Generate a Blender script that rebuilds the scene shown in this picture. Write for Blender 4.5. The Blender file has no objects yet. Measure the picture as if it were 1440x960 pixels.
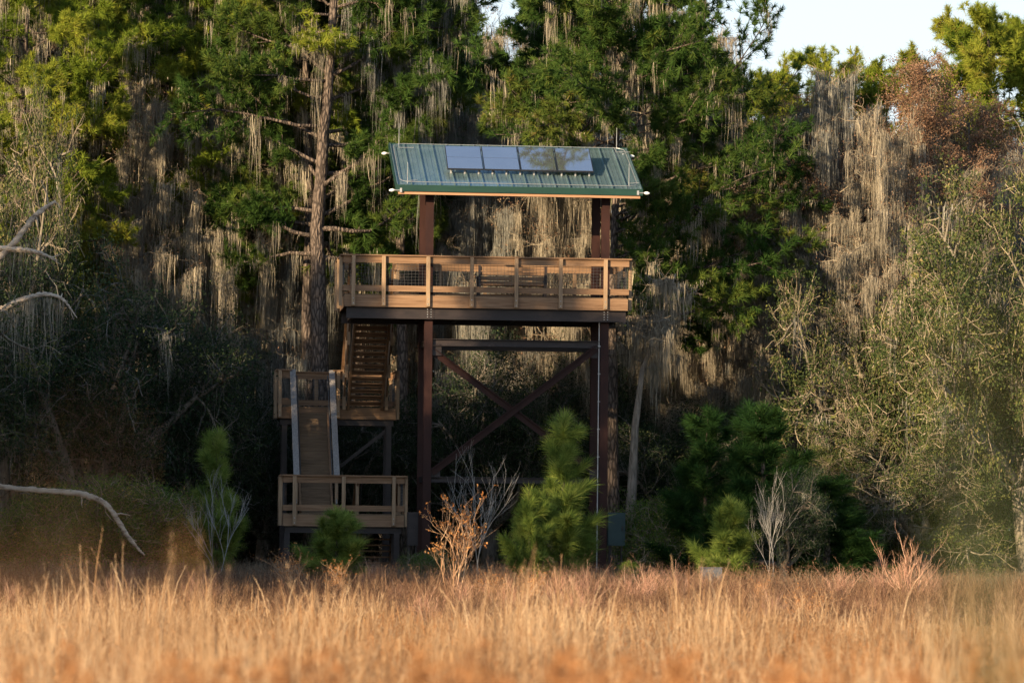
import bpy, math, random
import numpy as np

# ------------------------------------------------------------------ camera, sky, sun, exposure
scn = bpy.context.scene
COL = scn.collection
F, HX, HY, ZC, ROLL = 5250.0, 720.0, 752.0, 1.7, math.radians(0.6)

cam_d = bpy.data.cameras.new("camera")
cam = bpy.data.objects.new("camera", cam_d)
COL.objects.link(cam)
cam.location = (0, 0, ZC)
cam.rotation_euler = (math.radians(90), -0.0, 0)
cam.rotation_mode = 'XYZ'
from mathutils import Matrix, Vector
# roll about the viewing axis: photo leans slightly clockwise
cam.matrix_world = Matrix.Translation((0, 0, ZC)) @ Matrix.Rotation(math.radians(90), 4, 'X') @ Matrix.Rotation(ROLL, 4, 'Z')
cam_d.sensor_width = 36
cam_d.lens = 36 * F / 1440
cam_d.shift_y = (HY - 480) / 1440
cam_d.clip_start = 0.2
cam_d.clip_end = 5000
cam_d.dof.use_dof = True
cam_d.dof.focus_distance = 104
cam_d.dof.aperture_fstop = 1.4
scn.camera = cam

SUN_EL, SUN_AZ = math.radians(11.5), math.radians(40)     # azimuth: turned left from the camera's back
sun_dir = Vector((-math.sin(SUN_AZ) * math.cos(SUN_EL), -math.cos(SUN_AZ) * math.cos(SUN_EL), math.sin(SUN_EL)))
world = bpy.data.worlds.new("World")
scn.world = world
world.use_nodes = True
wn = world.node_tree
bg = wn.nodes["Background"]
sky = wn.nodes.new("ShaderNodeTexSky")
sky.sky_type = 'NISHITA'
sky.sun_disc = False
sky.sun_elevation = SUN_EL
sky.sun_rotation = math.atan2(sun_dir.x, sun_dir.y)
sky.air_density = 1.0
sky.dust_density = 0.7
sky.ozone_density = 2.2
# a pale veil of thin cloud that thickens towards the horizon
tcw = wn.nodes.new("ShaderNodeTexCoord")
sepw = wn.nodes.new("ShaderNodeSeparateXYZ")
wn.links.new(tcw.outputs['Generated'], sepw.inputs[0])
mrw = wn.nodes.new("ShaderNodeMapRange")
mrw.interpolation_type = 'SMOOTHSTEP'
for k_, v_ in (('From Min', 0.0), ('From Max', 0.55), ('To Min', 0.85), ('To Max', 0.04)):
    mrw.inputs[k_].default_value = v_
wn.links.new(sepw.outputs['Z'], mrw.inputs['Value'])
nzw = wn.nodes.new("ShaderNodeTexNoise")
nzw.inputs['Scale'].default_value = 3.0
nzw.inputs['Detail'].default_value = 5
mpw = wn.nodes.new("ShaderNodeMapping")
mpw.inputs['Scale'].default_value = (1, 1, 4)
wn.links.new(tcw.outputs['Generated'], mpw.inputs[0])
wn.links.new(mpw.outputs[0], nzw.inputs['Vector'])
mlw = wn.nodes.new("ShaderNodeMath")
mlw.operation = 'MULTIPLY_ADD'
mlw.inputs[1].default_value = 0.35
mlw.inputs[2].default_value = -0.17
wn.links.new(nzw.outputs['Fac'], mlw.inputs[0])
adw = wn.nodes.new("ShaderNodeMath")
adw.use_clamp = True
wn.links.new(mrw.outputs['Result'], adw.inputs[0])
wn.links.new(mlw.outputs[0], adw.inputs[1])
mxw = wn.nodes.new("ShaderNodeMix")
mxw.data_type = 'RGBA'
mxw.inputs[7].default_value = (3.15, 3.32, 3.48, 1)
wn.links.new(adw.outputs[0], mxw.inputs[0])
wn.links.new(sky.outputs[0], mxw.inputs[6])
wn.links.new(mxw.outputs[2], bg.inputs[0])
bg.inputs[1].default_value = 0.125
sun_d = bpy.data.lights.new("sun", 'SUN')
sun_d.energy = 4.9
sun_d.angle = math.radians(0.5)
sun_d.color = (1.0, 0.76, 0.47)
sun = bpy.data.objects.new("sun", sun_d)
COL.objects.link(sun)
sun.rotation_euler = sun_dir.to_track_quat('Z', 'Y').to_euler()
scn.view_settings.view_transform = 'Standard'
scn.view_settings.look = 'None'
scn.view_settings.exposure = 1.3
scn.view_settings.gamma = 1.0
scn.view_settings.use_curve_mapping = False
scn.render.engine = 'CYCLES'
cy = scn.cycles
cy.max_bounces = 5
cy.diffuse_bounces = 3
cy.glossy_bounces = 2
cy.transmission_bounces = 3
cy.transparent_max_bounces = 4
cy.caustics_reflective = cy.caustics_refractive = False
cy.use_denoising = True

rnd = random.Random(7)
RS = np.random.RandomState

def unroll(px, py):
    dx, dy = px - HX, py - HY
    c, s = math.cos(ROLL), math.sin(ROLL)
    return HX + dx * c + dy * s, HY - dx * s + dy * c

def P(px, py, Y):
    x, y = unroll(px, py)
    return np.array(((x - HX) / F * Y, Y, ZC + (HY - y) / F * Y))

def gz(Y):
    t = np.clip((np.asarray(Y, float) - 80) / 17, 0, 1)
    return -0.88 * (1 - t * t * (3 - 2 * t))

def X(px, Y, py=780):
    return float(P(px, py, Y)[0])

# ------------------------------------------------------------------ materials
def ramp(nt, stops):
    r = nt.nodes.new("ShaderNodeValToRGB")
    el = r.color_ramp.elements
    el[0].position, el[0].color = stops[0][0], (*stops[0][1], 1)
    el[1].position, el[1].color = stops[-1][0], (*stops[-1][1], 1)
    for p, c in stops[1:-1]:
        e = el.new(p)
        e.color = (*c, 1)
    return r

def leaf_mat(name, stops, trans=0.3, attr='tint', trans_gain=1.2):
    m = bpy.data.materials.new(name)
    m.use_nodes = True
    nt = m.node_tree
    nt.nodes.clear()
    out = nt.nodes.new("ShaderNodeOutputMaterial")
    a = nt.nodes.new("ShaderNodeAttribute")
    a.attribute_name = attr
    r = ramp(nt, stops)
    nt.links.new(a.outputs['Fac'], r.inputs[0])
    d = nt.nodes.new("ShaderNodeBsdfDiffuse")
    t = nt.nodes.new("ShaderNodeBsdfTranslucent")
    mx = nt.nodes.new("ShaderNodeMixShader")
    mx.inputs[0].default_value = trans
    nt.links.new(r.outputs[0], d.inputs[0])
    nt.links.new(r.outputs[0], t.inputs[0])
    nt.links.new(d.outputs[0], mx.inputs[1])
    nt.links.new(t.outputs[0], mx.inputs[2])
    nt.links.new(mx.outputs[0], out.inputs[0])
    return m

def surf_mat(name, c1, c2, scale=(6, 6, 6), rough=0.8, metal=0.0, bump=0.3, detail=6, kind='noise', spec=0.3, c3=None, dist=0.02, objrand=0.0):
    m = bpy.data.materials.new(name)
    m.use_nodes = True
    nt = m.node_tree
    b = nt.nodes["Principled BSDF"]
    b.inputs['Roughness'].default_value = rough
    b.inputs['Metallic'].default_value = metal
    b.inputs['Specular IOR Level'].default_value = spec
    tc = nt.nodes.new("ShaderNodeTexCoord")
    mp = nt.nodes.new("ShaderNodeMapping")
    mp.inputs['Scale'].default_value = scale
    nt.links.new(tc.outputs['Object'], mp.inputs[0])
    if kind == 'voronoi':
        n = nt.nodes.new("ShaderNodeTexVoronoi")
        n.feature = 'DISTANCE_TO_EDGE'
        n.inputs['Scale'].default_value = 1
        nn = nt.nodes.new("ShaderNodeTexNoise")
        nn.inputs['Scale'].default_value = 2.0
        nn.inputs['Detail'].default_value = 6
        nt.links.new(mp.outputs[0], nn.inputs[0])
        mixv = nt.nodes.new("ShaderNodeMix")
        mixv.data_type = 'VECTOR'
        mixv.inputs[0].default_value = 0.35
        nt.links.new(mp.outputs[0], mixv.inputs[4])
        nt.links.new(nn.outputs['Color'], mixv.inputs[5])
        nt.links.new(mixv.outputs[1], n.inputs['Vector'])
        mul = nt.nodes.new("ShaderNodeMath")
        mul.operation = 'MULTIPLY_ADD'
        mul.inputs[1].default_value = 2.2
        nt.links.new(n.outputs['Distance'], mul.inputs[0])
        sub = nt.nodes.new("ShaderNodeMath")
        sub.operation = 'MULTIPLY'
        sub.inputs[1].default_value = 0.45
        nt.links.new(nn.outputs['Fac'], sub.inputs[0])
        nt.links.new(sub.outputs[0], mul.inputs[2])
        fac = mul.outputs[0]
    else:
        n = nt.nodes.new("ShaderNodeTexNoise")
        n.inputs['Scale'].default_value = 1
        n.inputs['Detail'].default_value = detail
        n.inputs['Roughness'].default_value = 0.65
        nt.links.new(mp.outputs[0], n.inputs['Vector'])
        fac = n.outputs['Fac']
    st = [(0.3, c1), (0.7, c2)] if c3 is None else [(0.25, c1), (0.5, c2), (0.75, c3)]
    r = ramp(nt, st)
    if objrand:
        oi = nt.nodes.new("ShaderNodeObjectInfo")
        ma = nt.nodes.new("ShaderNodeMath")
        ma.operation = 'MULTIPLY_ADD'
        ma.inputs[1].default_value = objrand
        nt.links.new(oi.outputs['Random'], ma.inputs[0])
        nt.links.new(fac, ma.inputs[2])
        nt.links.new(ma.outputs[0], r.inputs[0])
    else:
        nt.links.new(fac, r.inputs[0])
    nt.links.new(r.outputs[0], b.inputs['Base Color'])
    if bump:
        bp = nt.nodes.new("ShaderNodeBump")
        bp.inputs['Strength'].default_value = bump
        bp.inputs['Distance'].default_value = dist
        nt.links.new(fac, bp.inputs['Height'])
        nt.links.new(bp.outputs[0], b.inputs['Normal'])
    return m

M = {}
M['bark_pine'] = surf_mat('pine bark', (0.050, 0.040, 0.034), (0.165, 0.128, 0.105), (15, 15, 4.5), 0.95, kind='voronoi', bump=1.0, dist=0.05, spec=0.1)
M['bark_grey'] = surf_mat('grey bark', (0.06, 0.05, 0.042), (0.22, 0.19, 0.155), (9, 9, 2.5), 0.95, bump=0.8, dist=0.04, spec=0.1)
M['bark_oak'] = surf_mat('oak bark', (0.07, 0.06, 0.05), (0.30, 0.26, 0.20), (14, 14, 8), 0.95, bump=0.5, spec=0.1)
M['deadwood'] = surf_mat('bleached dead wood', (0.10, 0.065, 0.045), (0.50, 0.40, 0.30), (3, 9, 9), 0.9, bump=0.9, dist=0.04, c3=(0.62, 0.52, 0.40), spec=0.15)
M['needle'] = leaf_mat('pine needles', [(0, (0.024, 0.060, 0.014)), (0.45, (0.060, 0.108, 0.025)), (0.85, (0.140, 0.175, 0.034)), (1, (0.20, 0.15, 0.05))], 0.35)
M['needle_sun'] = leaf_mat('sunlit yellow green pine needles', [(0, (0.06, 0.105, 0.015)), (0.4, (0.15, 0.205, 0.026)), (0.85, (0.30, 0.31, 0.045)), (1, (0.20, 0.13, 0.05))], 0.35)  # sunlight on the crowns is painted into this brighter needle colour
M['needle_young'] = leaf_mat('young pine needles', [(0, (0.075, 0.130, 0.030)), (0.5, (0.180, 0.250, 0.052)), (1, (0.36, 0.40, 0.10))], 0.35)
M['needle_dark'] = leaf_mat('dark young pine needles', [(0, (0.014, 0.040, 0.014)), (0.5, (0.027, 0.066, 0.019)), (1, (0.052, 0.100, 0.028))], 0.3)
M['moss'] = leaf_mat('spanish moss', [(0, (0.155, 0.138, 0.108)), (0.5, (0.30, 0.265, 0.205)), (1, (0.47, 0.41, 0.31))], 0.22)
M['moss_grey'] = leaf_mat('grey spanish moss', [(0, (0.12, 0.12, 0.112)), (0.5, (0.23, 0.228, 0.205)), (1, (0.36, 0.34, 0.285))], 0.22)
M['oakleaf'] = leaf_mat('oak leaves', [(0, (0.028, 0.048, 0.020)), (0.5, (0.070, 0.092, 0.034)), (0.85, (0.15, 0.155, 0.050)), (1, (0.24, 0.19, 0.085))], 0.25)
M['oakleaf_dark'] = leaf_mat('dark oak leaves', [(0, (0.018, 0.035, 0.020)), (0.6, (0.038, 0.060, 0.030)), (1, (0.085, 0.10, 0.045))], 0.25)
M['bushleaf'] = leaf_mat('green bush leaves', [(0, (0.045, 0.088, 0.022)), (0.5, (0.095, 0.160, 0.032)), (0.9, (0.21, 0.24, 0.05)), (1, (0.42, 0.30, 0.08))], 0.3)
M['rustleaf'] = leaf_mat('rusty cypress leaves', [(0, (0.13, 0.075, 0.048)), (0.5, (0.25, 0.145, 0.092)), (1, (0.38, 0.25, 0.16))], 0.3)
M['copperleaf'] = leaf_mat('copper dry leaves', [(0, (0.25, 0.10, 0.035)), (0.5, (0.45, 0.20, 0.07)), (1, (0.60, 0.36, 0.16))], 0.3)
M['twig'] = leaf_mat('pale twigs', [(0, (0.09, 0.075, 0.055)), (0.5, (0.19, 0.155, 0.11)), (1, (0.34, 0.28, 0.20))], 0.0)
M['twig_warm'] = leaf_mat('tan twigs', [(0, (0.26, 0.14, 0.08)), (0.5, (0.44, 0.27, 0.16)), (1, (0.60, 0.42, 0.27))], 0.0)
M['twig_pink'] = leaf_mat('reddish twigs', [(0, (0.20, 0.09, 0.07)), (0.5, (0.42, 0.24, 0.17)), (1, (0.60, 0.42, 0.30))], 0.0)
M['twig_dark'] = leaf_mat('dark grey twigs', [(0, (0.05, 0.048, 0.044)), (0.5, (0.10, 0.096, 0.088)), (1, (0.19, 0.18, 0.165))], 0.0)
M['twig_grey'] = leaf_mat('grey twigs', [(0, (0.16, 0.15, 0.14)), (0.5, (0.28, 0.27, 0.25)), (1, (0.40, 0.38, 0.35))], 0.0)
M['grass'] = leaf_mat('dry golden grass', [(0, (0.095, 0.042, 0.020)), (0.3, (0.205, 0.108, 0.054)), (0.6, (0.36, 0.225, 0.122)), (1, (0.62, 0.46, 0.295))], 0.35)
M['weed'] = leaf_mat('rust brown weeds', [(0, (0.20, 0.085, 0.035)), (0.5, (0.38, 0.18, 0.075)), (1, (0.58, 0.34, 0.16))], 0.3)
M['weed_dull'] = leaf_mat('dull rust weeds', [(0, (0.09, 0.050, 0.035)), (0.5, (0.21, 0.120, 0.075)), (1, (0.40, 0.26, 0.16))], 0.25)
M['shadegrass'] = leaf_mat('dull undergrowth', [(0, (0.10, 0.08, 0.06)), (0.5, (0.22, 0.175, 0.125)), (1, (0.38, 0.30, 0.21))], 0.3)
M['ground'] = surf_mat('ground soil', (0.05, 0.035, 0.02), (0.16, 0.11, 0.055), (0.8, 0.8, 0.8), 1.0, bump=0.4, spec=0.05)
M['wood'] = surf_mat('treated timber', (0.070, 0.039, 0.021), (0.180, 0.102, 0.055), (1.2, 26, 26), 0.75, bump=0.25, dist=0.004, c3=(0.27, 0.168, 0.098), objrand=0.14)
M['woodv'] = surf_mat('treated timber upright', (0.10, 0.062, 0.034), (0.25, 0.165, 0.098), (26, 26, 1.6), 0.75, bump=0.25, dist=0.004, c3=(0.34, 0.24, 0.15), objrand=0.14)
M['wood_beam'] = surf_mat('roof timber', (0.24, 0.125, 0.07), (0.42, 0.25, 0.15), (0.9, 30, 30), 0.8, bump=0.2, dist=0.004)
M['woodgrey'] = surf_mat('weathered grey timber', (0.13, 0.12, 0.115), (0.29, 0.265, 0.245), (24, 2, 24), 0.85, bump=0.3, dist=0.005)
M['woodtread'] = surf_mat('stair timber', (0.070, 0.046, 0.028), (0.17, 0.115, 0.072), (1.5, 20, 20), 0.85, bump=0.25, dist=0.004, objrand=0.12)
M['steel'] = surf_mat('rust red painted steel', (0.016, 0.0055, 0.0045), (0.034, 0.012, 0.009), (3, 3, 1.2), 0.6, bump=0.1, spec=0.2)
M['steel_dark'] = surf_mat('dark steel', (0.014, 0.011, 0.012), (0.034, 0.025, 0.024), (2, 6, 6), 0.5, bump=0.1, spec=0.3)
M['galv'] = surf_mat('galvanised metal', (0.26, 0.26, 0.26), (0.45, 0.45, 0.45), (9, 9, 9), 0.45, metal=0.5, bump=0.05)
M['wire'] = surf_mat('black wire', (0.03, 0.03, 0.035), (0.08, 0.08, 0.08), (9, 9, 9), 0.5, bump=0)
M['bulb'] = surf_mat('white lamp housing', (0.72, 0.72, 0.70), (0.85, 0.85, 0.84), (9, 9, 9), 0.3, bump=0)
M['roof'] = surf_mat('green standing seam metal', (0.19, 0.31, 0.335), (0.30, 0.42, 0.445), (2.0, 0.7, 3), 0.27, metal=0.7, bump=0.10, dist=0.01, spec=0.6)
M['fascia'] = surf_mat('dark green roof trim', (0.007, 0.030, 0.024), (0.012, 0.045, 0.034), (1, 4, 4), 0.45, bump=0.03)
M['solar'] = surf_mat('solar glass', (0.60, 0.66, 0.72), (0.66, 0.72, 0.78), (1, 1, 1), 0.06, metal=0.9, bump=0.0, spec=1.0)
M['solar'].node_tree.nodes['Principled BSDF'].inputs['Coat Weight'].default_value = 1.0
M['solar'].node_tree.nodes['Principled BSDF'].inputs['Coat IOR'].default_value = 1.8
M['solar_frame'] = surf_mat('solar frame', (0.015, 0.016, 0.02), (0.02, 0.022, 0.03), (4, 4, 4), 0.35, bump=0)
M['cabinet'] = surf_mat('dark green cabinet paint', (0.012, 0.032, 0.034), (0.020, 0.045, 0.046), (2, 2, 2), 0.5, bump=0.03)
M['whitebox'] = surf_mat('pale grey painted box', (0.07, 0.075, 0.09), (0.11, 0.12, 0.14), (3, 3, 3), 0.6, bump=0.05)

# ------------------------------------------------------------------ mesh helpers
def mk_mesh(name, V, Q=None, T=None, mat=None, tint=None, smooth=False):
    V = np.asarray(V, dtype=np.float32)
    me = bpy.data.meshes.new(name)
    nq = 0 if Q is None else len(Q)
    nt_ = 0 if T is None else len(T)
    me.vertices.add(len(V))
    me.vertices.foreach_set('co', V.ravel())
    parts, starts, off = [], [], 0
    if nq:
        parts.append(np.asarray(Q, dtype=np.int32).ravel())
        starts.append(np.arange(nq) * 4)
        off = nq * 4
    if nt_:
        parts.append(np.asarray(T, dtype=np.int32).ravel())
        starts.append(off + np.arange(nt_) * 3)
    loops = np.concatenate(parts)
    me.loops.add(len(loops))
    me.loops.foreach_set('vertex_index', loops)
    me.polygons.add(nq + nt_)
    me.polygons.foreach_set('loop_start', np.concatenate(starts).astype(np.int32))
    me.polygons.foreach_set('use_smooth', np.full(nq + nt_, bool(smooth)))
    if tint is not None:
        at = me.attributes.new('tint', 'FLOAT', 'POINT')
        at.data.foreach_set('value', np.asarray(tint, dtype=np.float32))
    me.update(calc_edges=True)
    me.validate()
    if mat is not None:
        me.materials.append(M[mat] if isinstance(mat, str) else mat)
    return me

class Geo:
    def __init__(s):
        s.V, s.Q, s.T, s.C, s.n = [], [], [], [], 0
    def add(s, V, Q=None, T=None, tint=0.5):
        V = np.asarray(V, dtype=np.float64).reshape(-1, 3)
        if Q is not None and len(Q):
            s.Q.append(np.asarray(Q) + s.n)
        if T is not None and len(T):
            s.T.append(np.asarray(T) + s.n)
        s.V.append(V)
        s.C.append(np.broadcast_to(np.asarray(tint, dtype=np.float64), (len(V),)))
        s.n += len(V)
    def box(s, x0, x1, y0, y1, z0, z1):
        v = [(x, y, z) for z in (z0, z1) for y in (y0, y1) for x in (x0, x1)]
        s.add(v, [(0, 2, 3, 1), (4, 5, 7, 6), (0, 1, 5, 4), (2, 6, 7, 3), (0, 4, 6, 2), (1, 3, 7, 5)])
        return s
    def bar(s, a, b, w, h, up=(0, 0, 1)):
        """board from a to b; w across (perpendicular to up), h along up"""
        a, b, up = np.array(a, float), np.array(b, float), np.array(up, float)
        d = b - a
        d /= np.linalg.norm(d)
        sx = np.cross(d, up)
        sx /= np.linalg.norm(sx)
        uz = np.cross(sx, d)
        v = []
        for p in (a, b):
            for k, l in ((-1, -1), (1, -1), (1, 1), (-1, 1)):
                v.append(p + sx * k * w / 2 + uz * l * h / 2)
        s.add(v, [(0, 1, 2, 3), (7, 6, 5, 4), (0, 4, 5, 1), (1, 5, 6, 2), (2, 6, 7, 3), (3, 7, 4, 0)])
        return s
    def tube(s, pts, rad, k=6, tint=0.5, cap=True):
        pts = np.asarray(pts, float)
        n = len(pts)
        rad = np.broadcast_to(np.asarray(rad, float), (n,))
        d = np.gradient(pts, axis=0)
        d /= np.linalg.norm(d, axis=1)[:, None] + 1e-9
        ref = np.array((0.9, 0.43, 0.1)) if abs(d[:, 2]).mean() > 0.6 else np.array((0.05, 0.1, 1.0))
        u = np.cross(d, ref)
        u /= np.linalg.norm(u, axis=1)[:, None] + 1e-9
        w = np.cross(d, u)
        a = np.arange(k) * 2 * math.pi / k
        V = pts[:, None, :] + rad[:, None, None] * (np.cos(a)[None, :, None] * u[:, None, :] + np.sin(a)[None, :, None] * w[:, None, :])
        i = np.arange(n - 1)[:, None] * k
        j = np.arange(k)[None, :]
        j2 = (j + 1) % k
        Q = np.stack([i + j, i + j2, i + k + j2, i + k + j], -1).reshape(-1, 4)
        T = None
        V = V.reshape(-1, 3)
        if cap:
            V = np.vstack([V, pts[:1], pts[-1:]])
            c0, c1 = n * k, n * k + 1
            jj = np.arange(k)
            T = np.vstack([np.stack([np.full(k, c0), (jj + 1) % k, jj], -1), np.stack([np.full(k, c1), (n - 1) * k + jj, (n - 1) * k + (jj + 1) % k], -1)])
        s.add(V, Q, T, tint)
        return s
    def mesh(s, name, mat, smooth=False):
        return mk_mesh(name, np.concatenate(s.V), np.concatenate(s.Q) if s.Q else None, np.concatenate(s.T) if s.T else None, mat, np.concatenate(s.C), smooth)

def obj(name, data, parent=None, loc=None):
    if isinstance(data, tuple):
        data = data[0].mesh(name, *data[1:])
    o = bpy.data.objects.new(name, data)
    COL.objects.link(o)
    if parent is not None:
        o.parent = parent
    if loc is not None:
        o.location = [float(v) for v in loc]
    return o

def thing(name, label, cat, loc=(0, 0, 0), rz=0.0, group=None, scale=1.0):
    o = bpy.data.objects.new(name, None)
    COL.objects.link(o)
    o.location = [float(v) for v in loc]
    o.rotation_euler = (0, 0, rz)
    o.scale = (scale,) * 3 if not hasattr(scale, '__len__') else scale
    o['label'], o['category'] = label, cat
    if group:
        o['group'] = group
    return o

def dup(root, loc, rz, label=None, group=None, scale=1.0, cat=None):
    r = root.copy()
    COL.objects.link(r)
    r.location = [float(v) for v in loc]
    r.rotation_euler = (0, 0, rz)
    r.scale = (scale,) * 3 if not hasattr(scale, '__len__') else scale
    if label:
        r['label'] = label
    if cat:
        r['category'] = cat
    if group:
        r['group'] = group
    elif 'group' in r.keys():
        del r['group']
    for ch in list(root.children):
        c = ch.copy()
        COL.objects.link(c)
        c.parent = r
    return r

def unit(v):
    return v / (np.linalg.norm(v, axis=-1, keepdims=True) + 1e-9)

# ------------------------------------------------------------------ vegetation primitives
def tufts(g, C, A, rs, n=40, L=0.22, w=0.013, spread=0.85, tint=None):
    """needle tufts at points C pointing along A"""
    C, A = np.asarray(C, float), unit(np.asarray(A, float))
    m = len(C)
    Lt = L * rs.uniform(0.75, 1.2, (m, 1, 1))
    d = unit(A[:, None, :] + spread * rs.normal(0, 0.75, (m, n, 3)))
    base = C[:, None, :] - A[:, None, :] * rs.uniform(0, 0.6, (m, n, 1)) * L
    ln = Lt * rs.uniform(0.7, 1.1, (m, n, 1))
    side = unit(np.cross(d, rs.normal(0, 1, (m, n, 3)))) * w
    tip = base + d * ln - np.array((0, 0, 1.0)) * ln * rs.uniform(0, 0.25, (m, n, 1))
    V = np.stack([base - side, base + side, tip], 2).reshape(-1, 3)
    T = np.arange(m * n * 3).reshape(-1, 3)
    tc = (rs.beta(2.2, 2.6, m) if tint is None else tint)
    tc = np.repeat(np.clip(np.repeat(tc[:, None], n, 1) + rs.normal(0, 0.10, (m, n)), 0, 1).ravel(), 3)
    g.add(V, None, T, tc)

def strands(g, S, Ln, rs, w=(0.005, 0.019), seg=3, wob=0.05, tint=None):
    """hanging strips from points S with lengths Ln"""
    S = np.asarray(S, float)
    m = len(S)
    a = rs.uniform(0, math.pi, m)
    wd = rs.uniform(w[0], w[1], m)
    t = np.linspace(0, 1, seg + 1)
    prof = np.array([0.7, 1.0, 0.65, 0.05]) if seg == 3 else np.array([0.7, 1.0, 0.8, 0.5, 0.04])
    off = np.cumsum(rs.normal(0, 1, (m, seg + 1, 2)) * wob, 1) * Ln[:, None, None] * 0.5
    off[:, 0] = 0
    cen = np.zeros((m, seg + 1, 3))
    cen[:, :, :2] = S[:, None, :2] + off
    cen[:, :, 2] = S[:, None, 2] - t[None] * Ln[:, None]
    sd = np.stack([np.cos(a), np.sin(a), np.zeros(m)], -1)[:, None, :] * (wd[:, None] * prof[None] / 2 * rs.uniform(0.5, 1.4, (m, seg + 1)))[:, :, None]
    V = np.stack([cen - sd, cen + sd], 2).reshape(-1, 3)
    b = (np.arange(m) * (seg + 1) * 2)[:, None] + (np.arange(seg) * 2)[None]
    b = b.ravel()
    Q = np.stack([b, b + 1, b + 3, b + 2], -1)
    tc = rs.beta(2.5, 2.5, m) if tint is None else tint
    g.add(V, Q, None, np.repeat(np.clip(tc, 0, 1), (seg + 1) * 2))

def moss_clumps(g, C, Lc, rs, per=(26, 60), width=0.30, dirs=None, fine=True):
    """ragged beards under branch points C; Lc = typical length of each"""
    C = np.asarray(C, float)
    if not len(C):
        return
    k = (rs.randint(per[0], per[1], len(C)) * np.exp(rs.normal(0, 0.4, len(C)))).astype(int) + 3
    idx = np.repeat(np.arange(len(C)), k)
    m = len(idx)
    if dirs is None:
        th = rs.uniform(0, 2 * math.pi, len(C))
        dirs = np.stack([np.cos(th), np.sin(th), np.zeros(len(C))], -1)
    u = rs.normal(0, 0.55, m)
    width = (width * np.exp(rs.normal(0, 0.45, len(C))))[idx]
    Lc = Lc * np.exp(rs.normal(0, 0.35, len(C)))
    S = C[idx] + dirs[idx] * (u * width)[:, None] + rs.normal(0, 0.075, (m, 3))
    S[:, 2] = C[idx][:, 2] + dirs[idx][:, 2] * u * width + rs.normal(0, 0.04, m)
    Ln = Lc[idx] * np.exp(-u ** 2 * 1.5) * (0.12 + 1.15 * rs.beta(1.3, 1.7, m))
    base = rs.beta(2.2, 2.2, len(C))
    strands(g, S, np.maximum(Ln, 0.08), rs, tint=base[idx] + rs.normal(0, 0.16, m))

def leaves(g, C, rs, n=12, R=0.22, s=(0.03, 0.06), tint=None, flat=0.6):
    C = np.asarray(C, float)
    m = len(C)
    p = C[:, None, :] + rs.normal(0, R * 0.6, (m, n, 3)) * np.array((1, 1, flat))
    p = p.reshape(-1, 3)
    a = unit(rs.normal(0, 1, (len(p), 3)))
    b = unit(np.cross(a, rs.normal(0, 1, (len(p), 3))))
    sz = rs.uniform(s[0], s[1], (len(p), 1))
    V = np.stack([p - a * sz, p + b * sz * 0.5, p + a * sz, p - b * sz * 0.5], 1).reshape(-1, 3)
    Q = np.arange(len(p) * 4).reshape(-1, 4)
    tc = rs.beta(2, 2.4, m) if tint is None else tint
    tc = np.clip(np.repeat(tc, n) + rs.normal(0, 0.12, len(p)), 0, 1)
    g.add(V, Q, None, np.repeat(tc, 4))

def limb(p, d, L, rs, n=6, wob=0.12, up=0.0):
    """one wandering polyline"""
    pts = [np.array(p, float)]
    d = unit(np.array(d, float))
    for i in range(n - 1):
        d = unit(d + rs.normal(0, wob, 3) + np.array((0, 0, up)))
        pts.append(pts[-1] + d * L / (n - 1))
    return np.array(pts)

def at(poly, t):
    f = t * (len(poly) - 1)
    i = min(int(f), len(poly) - 2)
    return poly[i] + (poly[i + 1] - poly[i]) * (f - i), unit(poly[i + 1] - poly[i])

def side_dir(d, ang, rs):
    r = unit(np.cross(d, rs.normal(0, 1, 3)))
    return unit(d * math.cos(ang) + r * math.sin(ang))

def trunk_line(H, rs, lean=0.02, n=12, base=(0, 0, -0.4)):
    z = np.linspace(base[2], H, n)
    xy = np.cumsum(rs.normal(0, lean, (n, 2)) * H / n, 0)
    xy -= xy[0]
    return np.column_stack([xy, z])

def interp_path(path, z):
    return np.array([np.interp(z, path[:, 2], path[:, 0]), np.interp(z, path[:, 2], path[:, 1]), z])

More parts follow.
